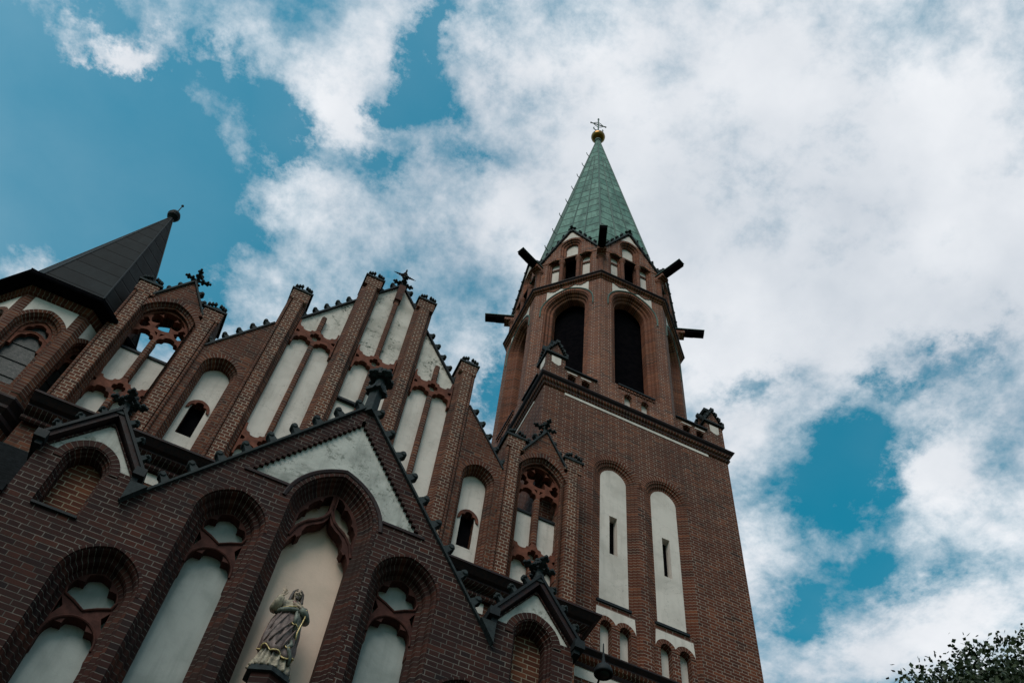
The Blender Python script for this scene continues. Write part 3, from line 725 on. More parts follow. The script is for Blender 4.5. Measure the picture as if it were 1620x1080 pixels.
b.tube([(0, 0, 22.38), (0, 0, 22.80)], .012, 6); b.ball((0, 0, 22.82), .035, n=8)
obj('ball_finial', b, 'glaze', spi, (TX, TY, 0), smooth=False)
# ================================================================== entrance porch
YP = 9.1; PC = .79
po = thing('entrance_porch', 'dark brick porch with a crocketed gable over a pale triangle and a statue niche', 'porch', (PC, YP, 0))
def ps(x, top=13.59, s=1.478): return top-s*abs(x-PC)
GC = (PC-2.93, PC+2.93)
LAN = [(PC-2.13, .280, .36, 8.93), (PC-1.15, .280, .36, 10.47), (PC+1.15, .280, .36, 10.47), (PC+2.13, .280, .36, 8.93)]
OFF = .160
Cf = lambda off: arch(PC, .42, .66, 11.13, 5.2, off, 14)
lfs = [(lambda off, L=L: arch(L[0], L[1], L[2], L[3], 5.2, off, 12)) for L in LAN]
gfs = [(lambda off, c=c: arch(c, .215, .27, 10.42, 9.66, off, 10)) for c in GC]
out = [(GC[0]-.57, 0), (GC[1]+.57, 0), (GC[1]+.57, 10.50), (GC[1], 11.28), (GC[1]-.57, 10.50), (GC[1]-.57, ps(GC[1]-.57)), (PC, 13.56), (GC[0]+.57, ps(GC[0]+.57)), (GC[0]+.57, 10.50), (GC[0], 11.28), (GC[0]-.57, 10.50)]
label = arch(PC, .42, .66, 11.13, 11.42, .268, 14)
lab = [q for q in label if q[1] >= 11.42]
tri = [(PC-1.245, 11.42)]+[(lab[0][0], 11.42)]+lab[1:-1]+[(lab[-1][0], 11.42)]+[(PC+1.245, 11.42), (PC, 13.26)]
tri = [(PC-1.245, 11.42), (PC-.665, 11.42)]+[q for q in label if q[1] > 11.44]+[(PC+.665, 11.42), (PC+1.245, 11.42), (PC, 13.26)]
gt = []
for c in GC:      # tympana of the small gables, cut by the arch ring
    ring = [q for q in arch(c, .215, .27, 10.42, 10.0, .178, 20) if q[1] > 10.56]
    gt.append([(c-.52, 10.53), (ring[0][0]-.01, 10.53)]+ring+[(ring[-1][0]+.01, 10.53), (c+.52, 10.53), (c+.03, 11.22), (c-.03, 11.22)])
b = MB(); b.plate(out, [Cf(.15)]+[f(OFF) for f in lfs]+[f(.055) for f in gfs]+[tri]+gt, YP, YP+.07, back=False)
obj('wall', b, 'porch', po)
inner = [(x, z) for x, z in out]
b = MB(); b.plate([(GC[0]-.568, 0), (GC[1]+.568, 0), (GC[1]+.568, 10.46), (GC[1], 11.2), (GC[1]-.568, 10.46), (GC[1]-.568, ps(GC[1]-.57)-.1), (PC, 13.4), (GC[0]+.568, ps(GC[0]+.57)-.1), (GC[0]+.568, 10.46), (GC[0], 11.2), (GC[0]-.568, 10.46)], [], YP+.42, YP+2.41)
obj('porch_body', b, 'porch', po)
b = MB()      # thickness of the front between face and body
n = len(out)
for i in range(n):
    A_, B_ = out[i], out[(i+1) % n]; l = math.dist(A_, B_)
    b.face([(A_[0]*1.0, YP+.069, A_[1]-.003), (B_[0], YP+.069, B_[1]-.003), (B_[0], YP+.43, B_[1]-.003), (A_[0], YP+.43, A_[1]-.003)], [(0, 0), (0, l), (.36, l), (.36, 0)])
obj('wall_return', b, 'porch', po)
b = MB(); b.plate([(x, z) for x, z in tri], [], YP+.05, YP+.10); obj('tympanum', b, 'tymp', po)
for g_ in gt:
    b = MB(); b.plate(g_, [], YP+.03, YP+.09); obj('small_tympanum', b, 'tymp', po)
PROF = [(OFF, 0), (.157, .02), (.135, .035), (.120, .07), (.115, .12), (.095, .135), (.062, .15), (.048, .19), (.044, .235), (.022, .25), (.0, .27), (.0, .41)]
def lancet_tracery(cx, a, h, zs):
    zl = zs-.57
    hd = cusp_head(cx, a-.012, .275, zl, .24, 24)
    outer = arch(cx, a, h, zs, zl-.22, 0, 12)[:-1]+[(cx+a, zl-.22)]+[(cx+a-.012, zl-.20)]+hd+[(cx-a+.012, zl-.20)]
    up = cusp_head(cx, a-.014, h-.02, zs, .25, 24)
    sag = [(cx-a+.03, zs-.03), (cx-.13, zs-.085), (cx, zs-.165), (cx+.13, zs-.085), (cx+a-.03, zs-.03)]
    sp = [[(cx+s_*x, z) for x, z in ((a-.010, zs-.09), (a-.010, zs-.34), (a-.07, zs-.20))] for s_ in (1, -1)]
    return outer, [up[1:-1]+sag]+sp, sag
for L, f in zip(LAN, lfs):
    cx, a, h, zs = L
    b = MB(); b.sweep(f, PROF, YP-.001); obj('lancet_moulding', b, 'psold', po)
    b = MB(); b.sweep(lambda off: arch(cx, a, h, zs, zs, off, 14), [(OFF+.035, .006), (OFF+.035, -.006), (OFF, -.006), (OFF-.008, .03)], YP); obj('lancet_hood', b, 'psold', po)
    b = MB(); b.plate(f(.01), [], YP+.40, YP+.415); obj('lancet_panel', b, 'grey_pl', po)
    o_, h_, sag = lancet_tracery(*L)
    b = MB(); b.plate(o_, h_, YP+.27, YP+.39); tr = obj('lancet_tracery', b, 'pterra', po)
    b = MB()
    b.tube([(x, YP+.262, z) for x, z in [(cx-a, zs+.05)]+[(x, z-.02) for x, z in sag]+[(cx+a, zs+.05)]], .016, 6)
    R2 = arch(cx, a-.02, .27, zs-.57, zs-.62, .02, 10); b.tube([(x, YP+.262, z) for x, z in R2], .016, 6)
    obj('tracery_rib', b, 'pterra', tr)
# middle niche
b = MB(); PRC = [(.15, 0), (.146, .02), (.120, .04), (.110, .08), (.085, .10), (.060, .15), (.03, .17), (.0, .20), (.0, .45)]
b.sweep(Cf, PRC, YP-.001); obj('niche_moulding', b, 'psold', po)
b = MB(); b.sweep(lambda off: arch(PC, .42, .66, 11.13, 5.2, off, 14), [(.19, .004), (.19, -.008), (.15, -.008), (.142, .03)], YP); obj('niche_edge', b, 'psold', po)
b = MB(); b.sweep(lambda off: [q for q in arch(PC, .42, .66, 11.13, 11.36, off, 16)][2:-2], [(.272, .05), (.272, -.018), (.258, -.022), (.222, -.012), (.215, 0.005)], YP); obj('label_mould', b, 'glaze2', po)
for x0, x1 in ((PC-1.26, PC-.655), (PC+.655, PC+1.26)):
    b = MB(); b.box(x0, x1, YP-.02, YP+.06, 11.375, 11.42); obj('tympanum_sill', b, 'glaze2', po)
b = MB(); b.plate(Cf(.01), [], YP+.41, YP+.425); obj('niche_panel', b, 'niche', po)
half = [(.42, 10.62), (.385, 10.74), (.34, 10.83), (.315, 10.80), (.27, 10.86), (.275, 10.93), (.25, 11.02), (.19, 11.10), (.11, 11.155), (.05, 11.22), (.02, 11.29), (0, 11.37)]
low = [(PC+x, z) for x, z in half]+[(PC-x, z) for x, z in half[::-1][1:]]
outer = arch(PC, .42, .66, 11.13, 10.62, 0, 14)[:-1]+low
def uph(s_):
    P = [(.04, 11.74), (.04, 11.56), (.035, 11.47), (.08, 11.33), (.15, 11.25), (.25, 11.18), (.33, 11.08), (.385, 10.96), (.395, 11.10), (.385, 11.22), (.335, 11.32), (.30, 11.34), (.31, 11.40), (.26, 11.50), (.20, 11.58), (.155, 11.57), (.15, 11.64), (.09, 11.715)]
    return [(PC+s_*x, z) for x, z in P]
b = MB(); b.plate(outer, [uph(1), uph(-1)], YP+.20, YP+.36); tr = obj('niche_tracery', b, 'pterra', po)
b = MB()
for s_ in (1, -1):
    b.tube([(PC+s_*x, YP+.192, z) for x, z in ((.42, 10.78), (.36, 10.98), (.28, 11.10), (.17, 11.19), (.09, 11.26), (.03, 11.36), (0, 11.45), (0, 11.76))], .019, 6)
obj('tracery_rib', b, 'pterra', tr)
# gable brick teeth under the coping
for s_ in (-1, 1):
    b = MB(); L = math.hypot(1.245, 1.84); n = 23
    for i in range(n):
        t = (i+.5)/n; x = PC+s_*1.245*(1-t); z = 11.42+1.84*t
        dx, dz = s_*.676*-1, -.0
        b.box(-.044, .044, YP+.002, YP+.05, -.040, .040)
        for j in range(len(b.v)-24, len(b.v)):
            q = b.v[j]; b.v[j] = (q[0]+x-s_*.012, q[1], q[2]+z-.012)
    obj('dog_tooth_band', b, 'psold', po)
    # coping
    for (cx, z0, hx, top, th, nm) in ((PC, ps(PC+2.37), 2.37, 13.585, .028, 'coping'),):
        an = math.atan2(top-z0, hx); L = math.hypot(hx, top-z0)
        b = MB(); b.box(0, L, -.045, .42, -.002, th)
        b.xf(Matrix.Translation((cx+s_*hx, YP, z0)) @ (Matrix.Scale(-1, 4, (1, 0, 0)) if s_ > 0 else Matrix()) @ Matrix.Rotation(-an, 4, 'Y'))
        obj(nm, b, 'stone', po)
    for i in range(9):
        t = .145+i*.1018; x = PC+s_*2.37*(1-t)
        put_crocket(po, x, YP+.03, 13.60-1.478*abs(x-PC)+.02, s_*(R(55.9)-.30), (1.1, 0))
    # pointed kneeler where the coping ends
    b = MB(); x = PC+s_*2.37
    b.plate([(x, ps(x)-.02), (x+s_*.01, ps(x)+.30), (x-s_*.20, ps(x)+.30)] , [], YP-.10, YP+.2); obj('kneeler', b, 'stone', po)
# small side gables
for gi, c in enumerate(GC):
    f = gfs[gi]
    b = MB(); b.sweep(f, [(.055, 0), (.05, .04), (.03, .05), (.025, .09), (0, .10), (0, .26)], YP-.001); obj('blind_window_moulding', b, 'psold', po)
    b = MB(); b.sweep(lambda off: arch(c, .215, .27, 10.42, 10.42, off, 14), [(.175, .03), (.175, -.012), (.075, -.012), (.054, .02)], YP); obj('arch_ring', b, 'psold', po)
    b = MB(); b.plate(f(.0), [], YP+.24, YP+.26); obj('blind_window', b, 'infill', po)
    b = MB(); b.box(c-.26, c+.26, YP-.03, YP+.20, 9.62, 9.655); obj('sill_tile', b, 'glaze', po)
    for s_ in (-1, 1):
        an = math.atan2(.86, .60); L = math.hypot(.60, .86)
        b = MB(); b.box(0, L+.03, -.11, .44, -.02, .018, 1); b.box(0.02, L, -.085, .05, -.085, -.021, 0)
        b.xf(Matrix.Translation((c+s_*.62, YP, 10.60)) @ (Matrix.Scale(-1, 4, (1, 0, 0)) if s_ > 0 else Matrix()) @ Matrix.Rotation(-an, 4, 'Y'))
        cp = obj('coping', b, ['glaze2', 'glaze'], po)
        b = MB(); b.box(c+s_*.60-.07, c+s_*.60+.07, YP-.14, YP+.44, 10.47, 10.60); b.box(c+s_*.58-.04, c+s_*.58+.04, YP-.09, YP+.05, 10.40, 10.47)
        obj('kneeler', b, 'glaze', po)
        for t in (.16, .45, .74):
            x = c+s_*.60*(1-t); put_crocket(po, x, YP-.04, 10.66+.86*t, s_*.7, (.75, 1))
    obj('finial', finial(.46, .21, .145), 'stone', po, (c, YP-.02, 11.42))
# post and leaf finial on the main peak
b = MB(); b.box(-.075, .075, -.075, .075, 13.45, 13.98, 0, .92); b.box(-.125, .125, -.125, .125, 13.981, 14.05)
b.xf(Matrix.Rotation(R(45), 4, 'Z')); obj('finial_post', b, 'stone', po, (PC+.02, YP+.0, 0))
b = finial(.62, .17, .22).xf(Matrix.Rotation(R(20), 4, 'Z')); obj('finial', b, 'stone', po, (PC+.02, YP, 14.02))
# lean-to shoulders left and right
for x0, x1 in ((-4.9, GC[0]-.571), (GC[1]+.571, 4.66)):
    b = MB(); b.plate([(x0, 0), (x1, 0), (x1, 9.66), (x0, 9.66)], [], YP+.01, YP+2.40); obj('side_wall', b, 'porch', po)
    b = MB(); nr = 44
    for i in range(nr):
        t0, t1 = i/nr, (i+1)/nr; ya, yb = YP-.05+(YG+.07-YP)*t0, YP-.05+(YG+.07-YP)*t1; za, zb_ = 9.68+2.92*t0, 9.68+2.92*t1
        b.face([(x0, ya, za+.03), (x1, ya, za+.03), (x1, yb, zb_), (x0, yb, zb_)]); b.face([(x0, ya, za-.001), (x1, ya, za-.001), (x1, ya, za+.03), (x0, ya, za+.03)])
    b.face([(x0, YP-.05, 9.60), (x1, YP-.05, 9.60), (x1, YP-.05, 9.68), (x0, YP-.05, 9.68)])
    b.face([(x0, YP-.05, 9.60), (x0, YG+.02, 9.60), (x0, YG+.02, 12.60), (x0, YP-.05, 9.68)]); b.face([(x1, YP-.05, 9.60), (x1, YG+.02, 9.60), (x1, YG+.02, 12.60), (x1, YP-.05, 9.68)])
    obj('lean_to_roof', b, 'tiles', po)
# ================================================================== bell tower
BX, BY, H = 7.215, 14.645, 2.475
bt = thing('bell_tower', 'square red brick bell tower with eight-sided belfry and green copper spire', 'bell tower', (BX, BY, 0))
T0 = (BX, BY, 0)
def open_plate(b, outer, holes, y, d=.12, mi=0):
    """front face with hole reveals only (no outer edge)"""
    t = MB(); t.plate(outer, holes, y, y+d, back=False)
    tr_n = 0; ys = set()
    for f, u, m_ in zip(t.f, t.uv, t.mi):
        P = [t.v[i] for i in f]
        onedge = len(set(round(q[1], 5) for q in P)) > 1 and not holes_has(P, holes)
        if not onedge: b.face(P, u, mi)
def holes_has(P, holes):
    q = (round(P[0][0], 5), round(P[0][2], 5))
    return any(any(abs(q[0]-x) < 1e-4 and abs(q[1]-z) < 1e-4 for x, z in h) for h in holes)
PAN = [(lambda off, c=c: arch(c, .315, .38, 18.68, 13.55, off, 14)) for c in (-.62, .62)]
TP = [(.215, 0), (.20, .012), (.165, .018), (.155, .045), (.12, .055), (.095, .06), (.085, .09), (.05, .105), (.0, .11), (.0, .15)]
TP0 = MB(); open_plate(TP0, [(-H, 0), (H, 0), (H, 21.2), (-H, 21.2)], [f(.215) for f in PAN], -H); TP0 = TP0.mesh('wall', 'tower')
PL = MB(); PL.face([(-H, -H, 0), (H, -H, 0), (H, -H, 21.2), (-H, -H, 21.2)], [(-H, 0), (H, 0), (H, 21.2), (-H, 21.2)]); PL = PL.mesh('wall', 'tower')
TM = []
for c, f in zip((-.62, .62), PAN):
    b = MB(); b.sweep(f, TP, -H-.0005); m1 = b.mesh('panel_moulding', 'tsold')
    b = MB(); b.sweep(lambda off: arch(c, .315, .38, 18.68, 18.68, off, 16), [(.345, .01), (.345, -.004), (.2145, -.004), (.2145, .01)], -H); m2 = b.mesh('arch_ring', 'tsold')
    slit = [(c-.09, 16.42), (c+.09, 16.42), (c+.09, 17.54), (c-.09, 17.54)]
    b = MB(); b.plate([q for q in arch(c, .32, .385, 18.68, 15.02, 0, 14)], [slit], -H+.11, -H+.30); m3 = b.mesh('plaster_panel', 'plaster')
    b = MB(); b.box(c-.09, c+.09, -H+.27, -H+.29, 16.4, 17.56); m4 = b.mesh('slit_window', 'black')
    b = MB(); b.box(c-.40, c+.33, -H+.015, -H+.14, 14.955, 15.015); m5 = b.mesh('sill_tile', 'glaze')
    sm = [(lambda off, d=d: arch(c+d, .118, .14, 14.42, 13.70, off, 8)) for d in (-.20, .20)]
    b = MB(); b.plate([(c-.42, 13.55), (c+.42, 13.55), (c+.42, 14.955), (c-.42, 14.955)], [g_(0) for g_ in sm], -H+.045, -H+.22, back=False); m6 = b.mesh('niche_wall', 'tower')
    rings = [[q for q in arch(c+d, .118, .14, 14.42, 14.3, .105, 10)] for d in (-.20, .20)]
    b = MB(); sp_ = [(c-.40, 14.84), (c-.40, 14.46)]
    for rg in rings: sp_ += [q for q in rg if q[1] > 14.44]
    sp_ += [(c+.40, 14.46), (c+.40, 14.84)]
    sp_ = [sp_[0]]+sorted(sp_[1:-1], key=lambda q: q[0])+[sp_[-1]]
    b.plate(sp_, [], -H+.040, -H+.05); m7 = b.mesh('spandrel_panel', 'plaster')
    b = MB()
    for d in (-.20, .20): b.sweep(lambda off, d=d: arch(c+d, .118, .14, 14.42, 14.42, off, 10), [(.10, .02), (.10, 0), (0, 0), (0, .1)], -H+.036)
    m8 = b.mesh('arch_ring', 'tsold')
    b = MB(); b.box(c-.40, c+.40, -H+.19, -H+.21, 13.6, 14.7); m9 = b.mesh('plaster_panel', 'plaster')
    TM += [('panel_moulding', m1), ('arch_ring', m2), ('plaster_panel', m3), ('slit_window', m4), ('sill_tile', m5), ('niche_wall', m6), ('spandrel_panel', m7), ('arch_ring', m8), ('plaster_panel', m9)]
b = MB(); b.box(-1.945, 1.925, -H-.012, -H-.001, 21.0, 21.09); strip = b.mesh('plaster_strip', 'plaster')
b = MB(); b.box(-1.50, 2.2, -H-.012, -H-.001, 13.0, 13.22); strip2 = b.mesh('plaster_strip', 'plaster')
for k in range(4):
    an = R(90*k)
    if k == 3: obj('wall', PL, None, bt, T0, an)
    else:
        obj('wall', TP0, None, bt, T0, an)
        for nm, me in TM: obj(nm, me, None, bt, T0, an)
    obj('plaster_strip', strip, None, bt, T0, an)
    if k == 0: obj('plaster_strip', strip2, None, bt, T0, an)
sq = [(-H, -H), (H, -H), (H, H), (-H, H)]
b = MB(); b.run(sq, [(0, 21.10), (.03, 21.10), (.05, 21.13), (.05, 21.17), (.02, 21.18), (.02, 21.22), (.07, 21.26), (.09, 21.31), (.09, 21.34), (.13, 21.38), (.15, 21.42), (.15, 21.44), (-.10, 21.48), (-.5, 21.48), (-2.4, 21.48)], True, [1, 1, 0, 0, 0, 1, 1, 0, 0, 0, 0, 0, 0, 0])
obj('cornice', b, ['glaze2', 'tsold'], bt, T0)
b = MB(); b.run(sq, [(0, 13.22), (.03, 13.22), (.05, 13.26), (.02, 13.28), (.02, 13.32), (.09, 13.37), (.12, 13.42), (.12, 13.45), (.19, 13.52), (.19, 13.55), (0, 13.60)], True, [1, 0, 0, 0, 1, 1, 0, 0, 0, 0])
obj('string_course', b, ['glaze2', 'tsold'], bt, T0)
b = MB(); b.extr([(-1.9, -1.9), (1.9, -1.9), (1.9, 1.9), (-1.9, 1.9)], 0, 21); obj('core', b, 'black', bt, T0)
# parapet and corner pinnacles
PAR, PCO, PLI = [], [], []
for s_ in (-1, 1):
    hs = [[(s_*x0, 21.58), (s_*x0, 21.92), (s_*(x0+x1)/2, 21.97), (s_*x1, 21.92), (s_*x1, 21.58)] for x0, x1 in ((1.29, 1.51), (1.67, 1.89))]
    hs = [h if s_ < 0 else h[::-1] for h in hs]
    x0, x1 = sorted((s_*1.00, s_*1.98))
    b = MB(); b.plate([(x0, 21.46), (x1, 21.46), (x1, 22.12), (x0, 22.12)], hs, -H+.002, -H+.25); PAR.append(b.mesh('parapet', 'tower'))
    x0, x1 = sorted((s_*1.10, s_*2.0)); b = MB(); b.box(x0, x1, -H-.05, -H+.30, 22.121, 22.165); PCO.append(b.mesh('parapet_coping', 'glaze'))
    for q0, q1 in ((1.26, 1.54), (1.64, 1.92)):
        x0, x1 = sorted((s_*q0, s_*q1)); b = MB(); b.box(x0, x1, -H-.006, -H+.01, 22.0, 22.04); PLI.append(b.mesh('lintel_strip', 'plaster'))
def pinnacle():
    b = MB(); b.box(-.25, .25, -.25, .25, 21.46, 22.52, 0)
    b.box(-.30, .30, -.30, .30, 22.521, 22.57, 1)
    for r in (0, 1):
        t = MB()
        for s_ in (-1, 1):
            t.face([(-.23, s_*.24, 22.571), (.23, s_*.24, 22.571), (0, s_*.24, 23.08)])
            t.face([(s_*.28, -.27, 22.575), (s_*.28, .27, 22.575), (0, .27, 23.16), (0, -.27, 23.16)], None, 1)
            for e in (-1, 1):
                for j in range(7):
                    q = (j+.5)/7; t.box(s_*.29*(1-q)-.026, s_*.29*(1-q)+.030, min(e*.30, e*.22), max(e*.30, e*.22), 22.585+.575*q-.02, 22.585+.575*q+(.085 if j % 2 == 0 else .02), 1)
        b.add(t, Matrix.Rotation(math.pi/2*r, 4, 'Z') @ Matrix.Scale(1-.004*r, 4))
    b.v = b.v
    b.box(-.065, .065, -.065, .065, 23.08, 23.30, 1); b.box(-.10, .10, -.10, .10, 23.301, 23.38, 1, 1.25); b.box(-.085, .085, -.085, .085, 23.381, 23.46, 1, .6)
    return b.mesh('corner_pinnacle', ['tower', 'stone'])
PIN = pinnacle()
b = MB(); ov = [(-.13, 22.46), (-.12, 22.20), (-.04, 22.14), (.07, 22.12), (.13, 22.19), (.13, 22.46)]
for r in range(4):
    t = MB(); t.plate(ov, [], -.256, -.2505); b.add(t, Matrix.Rotation(math.pi/2*r, 4, 'Z'))
PIP = b.mesh('plaster_panel', 'plaster')
for k in range(4):
    an = R(90*k)
    for nm, lst in (('parapet', PAR), ('parapet_coping', PCO), ('lintel_strip', PLI)):
        for me in lst: obj(nm, me, None, bt, T0, an)
    cx, cy = sq[k]; q = (BX+cx*(1-.25/H), BY+cy*(1-.25/H), 0)
    pn = obj('corner_pinnacle', PIN, None, bt, q); obj('plaster_panel', PIP, None, pn, q)
# belfry
F = H*math.tan(math.pi/8)
Bf = lambda off: arch(0, .485, .65, 26.64, 22.46, off, 16)
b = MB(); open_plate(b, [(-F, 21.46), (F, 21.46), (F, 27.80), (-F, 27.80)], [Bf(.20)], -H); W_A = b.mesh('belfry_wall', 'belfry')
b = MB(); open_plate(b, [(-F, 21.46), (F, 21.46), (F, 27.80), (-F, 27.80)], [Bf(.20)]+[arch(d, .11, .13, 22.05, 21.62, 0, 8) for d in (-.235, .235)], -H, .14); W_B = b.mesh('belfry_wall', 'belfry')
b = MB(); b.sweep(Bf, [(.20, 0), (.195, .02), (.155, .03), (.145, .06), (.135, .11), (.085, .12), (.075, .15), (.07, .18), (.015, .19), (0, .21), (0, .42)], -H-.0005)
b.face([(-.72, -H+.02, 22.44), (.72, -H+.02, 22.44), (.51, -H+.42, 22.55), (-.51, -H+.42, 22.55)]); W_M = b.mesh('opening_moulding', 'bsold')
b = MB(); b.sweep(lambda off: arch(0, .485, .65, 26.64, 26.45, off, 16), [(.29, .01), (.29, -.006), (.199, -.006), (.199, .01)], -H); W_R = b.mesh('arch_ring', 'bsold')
b = MB(); b.sweep(lambda off: arch(0, .485, .65, 26.64, 26.35, off, 18), [(.330, .004), (.330, -.028), (.312, -.034), (.294, -.02), (.290, .0)], -H); W_H = b.mesh('hood_mould', 'cseam')
ring = [q for q in arch(0, .485, .65, 26.64, 26.3, .335, 24) if abs(q[0]) < .64 and q[1] > 27]
b = MB(); b.plate([(-.65, ring[0][1]-.03)]+ring+[(.65, ring[-1][1]-.03), (.65, 27.74), (-.65, 27.74)], [], -H-.005, -H+.005); W_P = b.mesh('plaster_panel', 'plaster')
W_C = []
for d in (-.42, 0, .42):
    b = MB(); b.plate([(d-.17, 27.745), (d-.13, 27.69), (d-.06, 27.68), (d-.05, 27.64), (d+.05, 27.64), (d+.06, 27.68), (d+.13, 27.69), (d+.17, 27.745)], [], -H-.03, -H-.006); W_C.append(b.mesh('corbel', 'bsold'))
b = MB(); b.box(-.52, .52, -H-.05, -H+.03, 22.40, 22.452, 0)
for i in range(12): b.box(-.51+i*.087, -.45+i*.087, -H-.03, -H-.002, 22.31, 22.395, 1)
W_S = b.mesh('sill_tile', ['glaze', 'bsold'])
b = MB(); b.box(-.5, .5, -H+.12, -H+.13, 21.5, 22.25); W_Q = b.mesh('plaster_panel', 'plaster')
W_T = []
for d in (-.235, .235):
    b = MB(); b.sweep(lambda off, d=d: arch(d, .11, .13, 22.05, 22.05, off, 8), [(.10, .01), (.10, -.004), (0, -.004), (0, .02)], -H); W_T.append(b.mesh('arch_ring', 'bsold'))
# upper stage with gablets
HU = H-.03; FU = HU*math.tan(math.pi/8)
UL = [(lambda off, c=c: arch(c, .125, .17, 29.60, 28.02, off, 8)) for c in (-.50, .50)]; UC = lambda off: arch(0, .205, .27, 30.68, 28.02, off, 10)
up_o = [(-FU, 27.95), (FU, 27.95), (FU, 29.70), (0, 31.72), (-FU, 29.70)]
b = MB(); b.plate(up_o, [f(.10) for f in UL]+[UC(.13)], -HU, -HU+.10, back=False)
b.face([(-FU, -HU, 29.70), (0, -HU, 31.72), (0, -.9, 31.72), (-FU, -.9, 29.70)], None, 1); b.face([(FU, -HU, 29.70), (0, -HU, 31.72), (0, -.9, 31.72), (FU, -.9, 29.70)], None, 1)
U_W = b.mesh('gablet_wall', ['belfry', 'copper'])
U_M, U_R, U_P, U_B, U_K = [], [], [], [], []
for f in UL:
    b = MB(); b.sweep(f, [(.10, 0), (.09, .03), (.05, .04), (.045, .08), (0, .09), (0, .17)], -HU-.0005); U_M.append(b.mesh('lancet_moulding', 'bsold'))
    b = MB(); b.plate(f(.003), [], -HU+.15, -HU+.17); U_P.append(b.mesh('plaster_panel', 'plaster'))
b = MB(); b.sweep(UC, [(.13, 0), (.12, .04), (.07, .05), (.06, .10), (0, .11), (0, .22)], -HU-.0005); U_M.append(b.mesh('lancet_moulding', 'bsold'))
b = MB(); b.plate([(-.21, 30.0)]+[q for q in UC(.003)][1:-1]+[(.21, 30.0)], [], -HU+.19, -HU+.22); U_P.append(b.mesh('plaster_panel', 'plaster'))
for c, a_, h_, z_, o1, o2 in ((-.50, .125, .17, 29.60, .20, .0995), (.50, .125, .17, 29.60, .20, .0995), (0, .205, .27, 30.68, .22, .1295)):
    b = MB(); b.sweep(lambda off, c=c, a_=a_, h_=h_, z_=z_: arch(c, a_, h_, z_, z_, off, 12), [(o1, .01), (o1, -.005), (o2, -.005), (o2, .01)], -HU); U_R.append(b.mesh('arch_ring', 'bsold'))
b = MB(); b.box(-.25, .25, -HU+.4, -HU+.45, 27.95, 30.1); U_D = b.mesh('opening_shade', 'black')  # plain black sheet put in for the shade within the tall opening
for c in (-.50, .50):
    b = MB(); b.box(c-.13, c+.13, -HU+.11, -HU+.152, 29.36, 29.41)
    for j in range(3): b.box(c-.105+j*.075, c-.05+j*.075, -HU+.115, -HU+.15, 29.32, 29.359)
    U_B.append(b.mesh('transom', 'sold'))
for y1, z0, z1 in ((.22, 29.93, 29.999), (.20, 28.30, 28.35)):
    b = MB(); b.box(-.21, .21, -HU+.06, -HU+y1, z0, z1); U_B.append(b.mesh('transom', 'sold'))
for c in (-.27, .27):
    b = MB(); b.lathe(c, -HU+.02, [(.085, 28.0), (.085, 28.06), (.062, 28.10), (.062, 29.42), (.085, 29.48), (.10, 29.54), (.10, 29.60), (.0, 29.60)], 12); U_K.append(b.mesh('colonnette', 'bsold'))
b = MB(); b.plate([(-.345, 30.93), (-.31, 30.96)]+[q for q in arch(0, .205, .27, 30.68, 30.4, .225, 16) if q[1] > 30.98 and abs(q[0]) < .30]+[(.31, 30.96), (.345, 30.93), (0, 31.63)], [], -HU-.004, -HU+.004); U_G = b.mesh('gablet_plaster', 'plaster')
an = an_g = math.atan2(2.02, FU); Lc = math.hypot(FU, 2.02)
b = MB()
for s_ in (-1, 1):
    t = MB(); t.box(0, Lc, -.07, .3, 0, .045); t.xf(Matrix.Translation((s_*(FU+.01), -HU, 29.70)) @ (Matrix.Scale(-1, 4, (1, 0, 0)) if s_ > 0 else Matrix()) @ Matrix.Rotation(-an, 4, 'Y')); b.add(t)
U_C = b.mesh('gablet_coping', 'stone')
b = finial(.36, .11, .11).xf(Matrix.Translation((0, -HU, 31.67))); U_F = b.mesh('gablet_finial', 'stone')
c0 = (F, -H); ca = R(22.5)
def corner(fn):       # local frame at the arris between face k and k+1, y pointing inwards
    return Matrix.Rotation(ca, 4, 'Z') @ Matrix.Translation((0, -H/math.cos(math.pi/8), 0))
b = MB(); b.lathe(0, .06, [(.13, 27.98), (.13, 28.05), (.085, 28.10), (.085, 29.05), (.10, 29.10), (.15, 29.20), (.15, 29.26), (0, 29.26)], 12); b.xf(corner(0)); U_Z = b.mesh('corner_shaft', 'bsold')
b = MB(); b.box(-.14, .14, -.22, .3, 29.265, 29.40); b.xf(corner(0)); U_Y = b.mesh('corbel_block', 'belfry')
b = MB(); b.box(-.105, .105, -.85, .4, 29.405, 29.55, 0); b.box(-.125, .125, -.87, .4, 29.551, 29.58, 1); b.box(-.07, .07, -.50, .0, 29.33, 29.404, 0); b.xf(corner(0)); U_V = b.mesh('waterspout', ['black', 'cseam'])
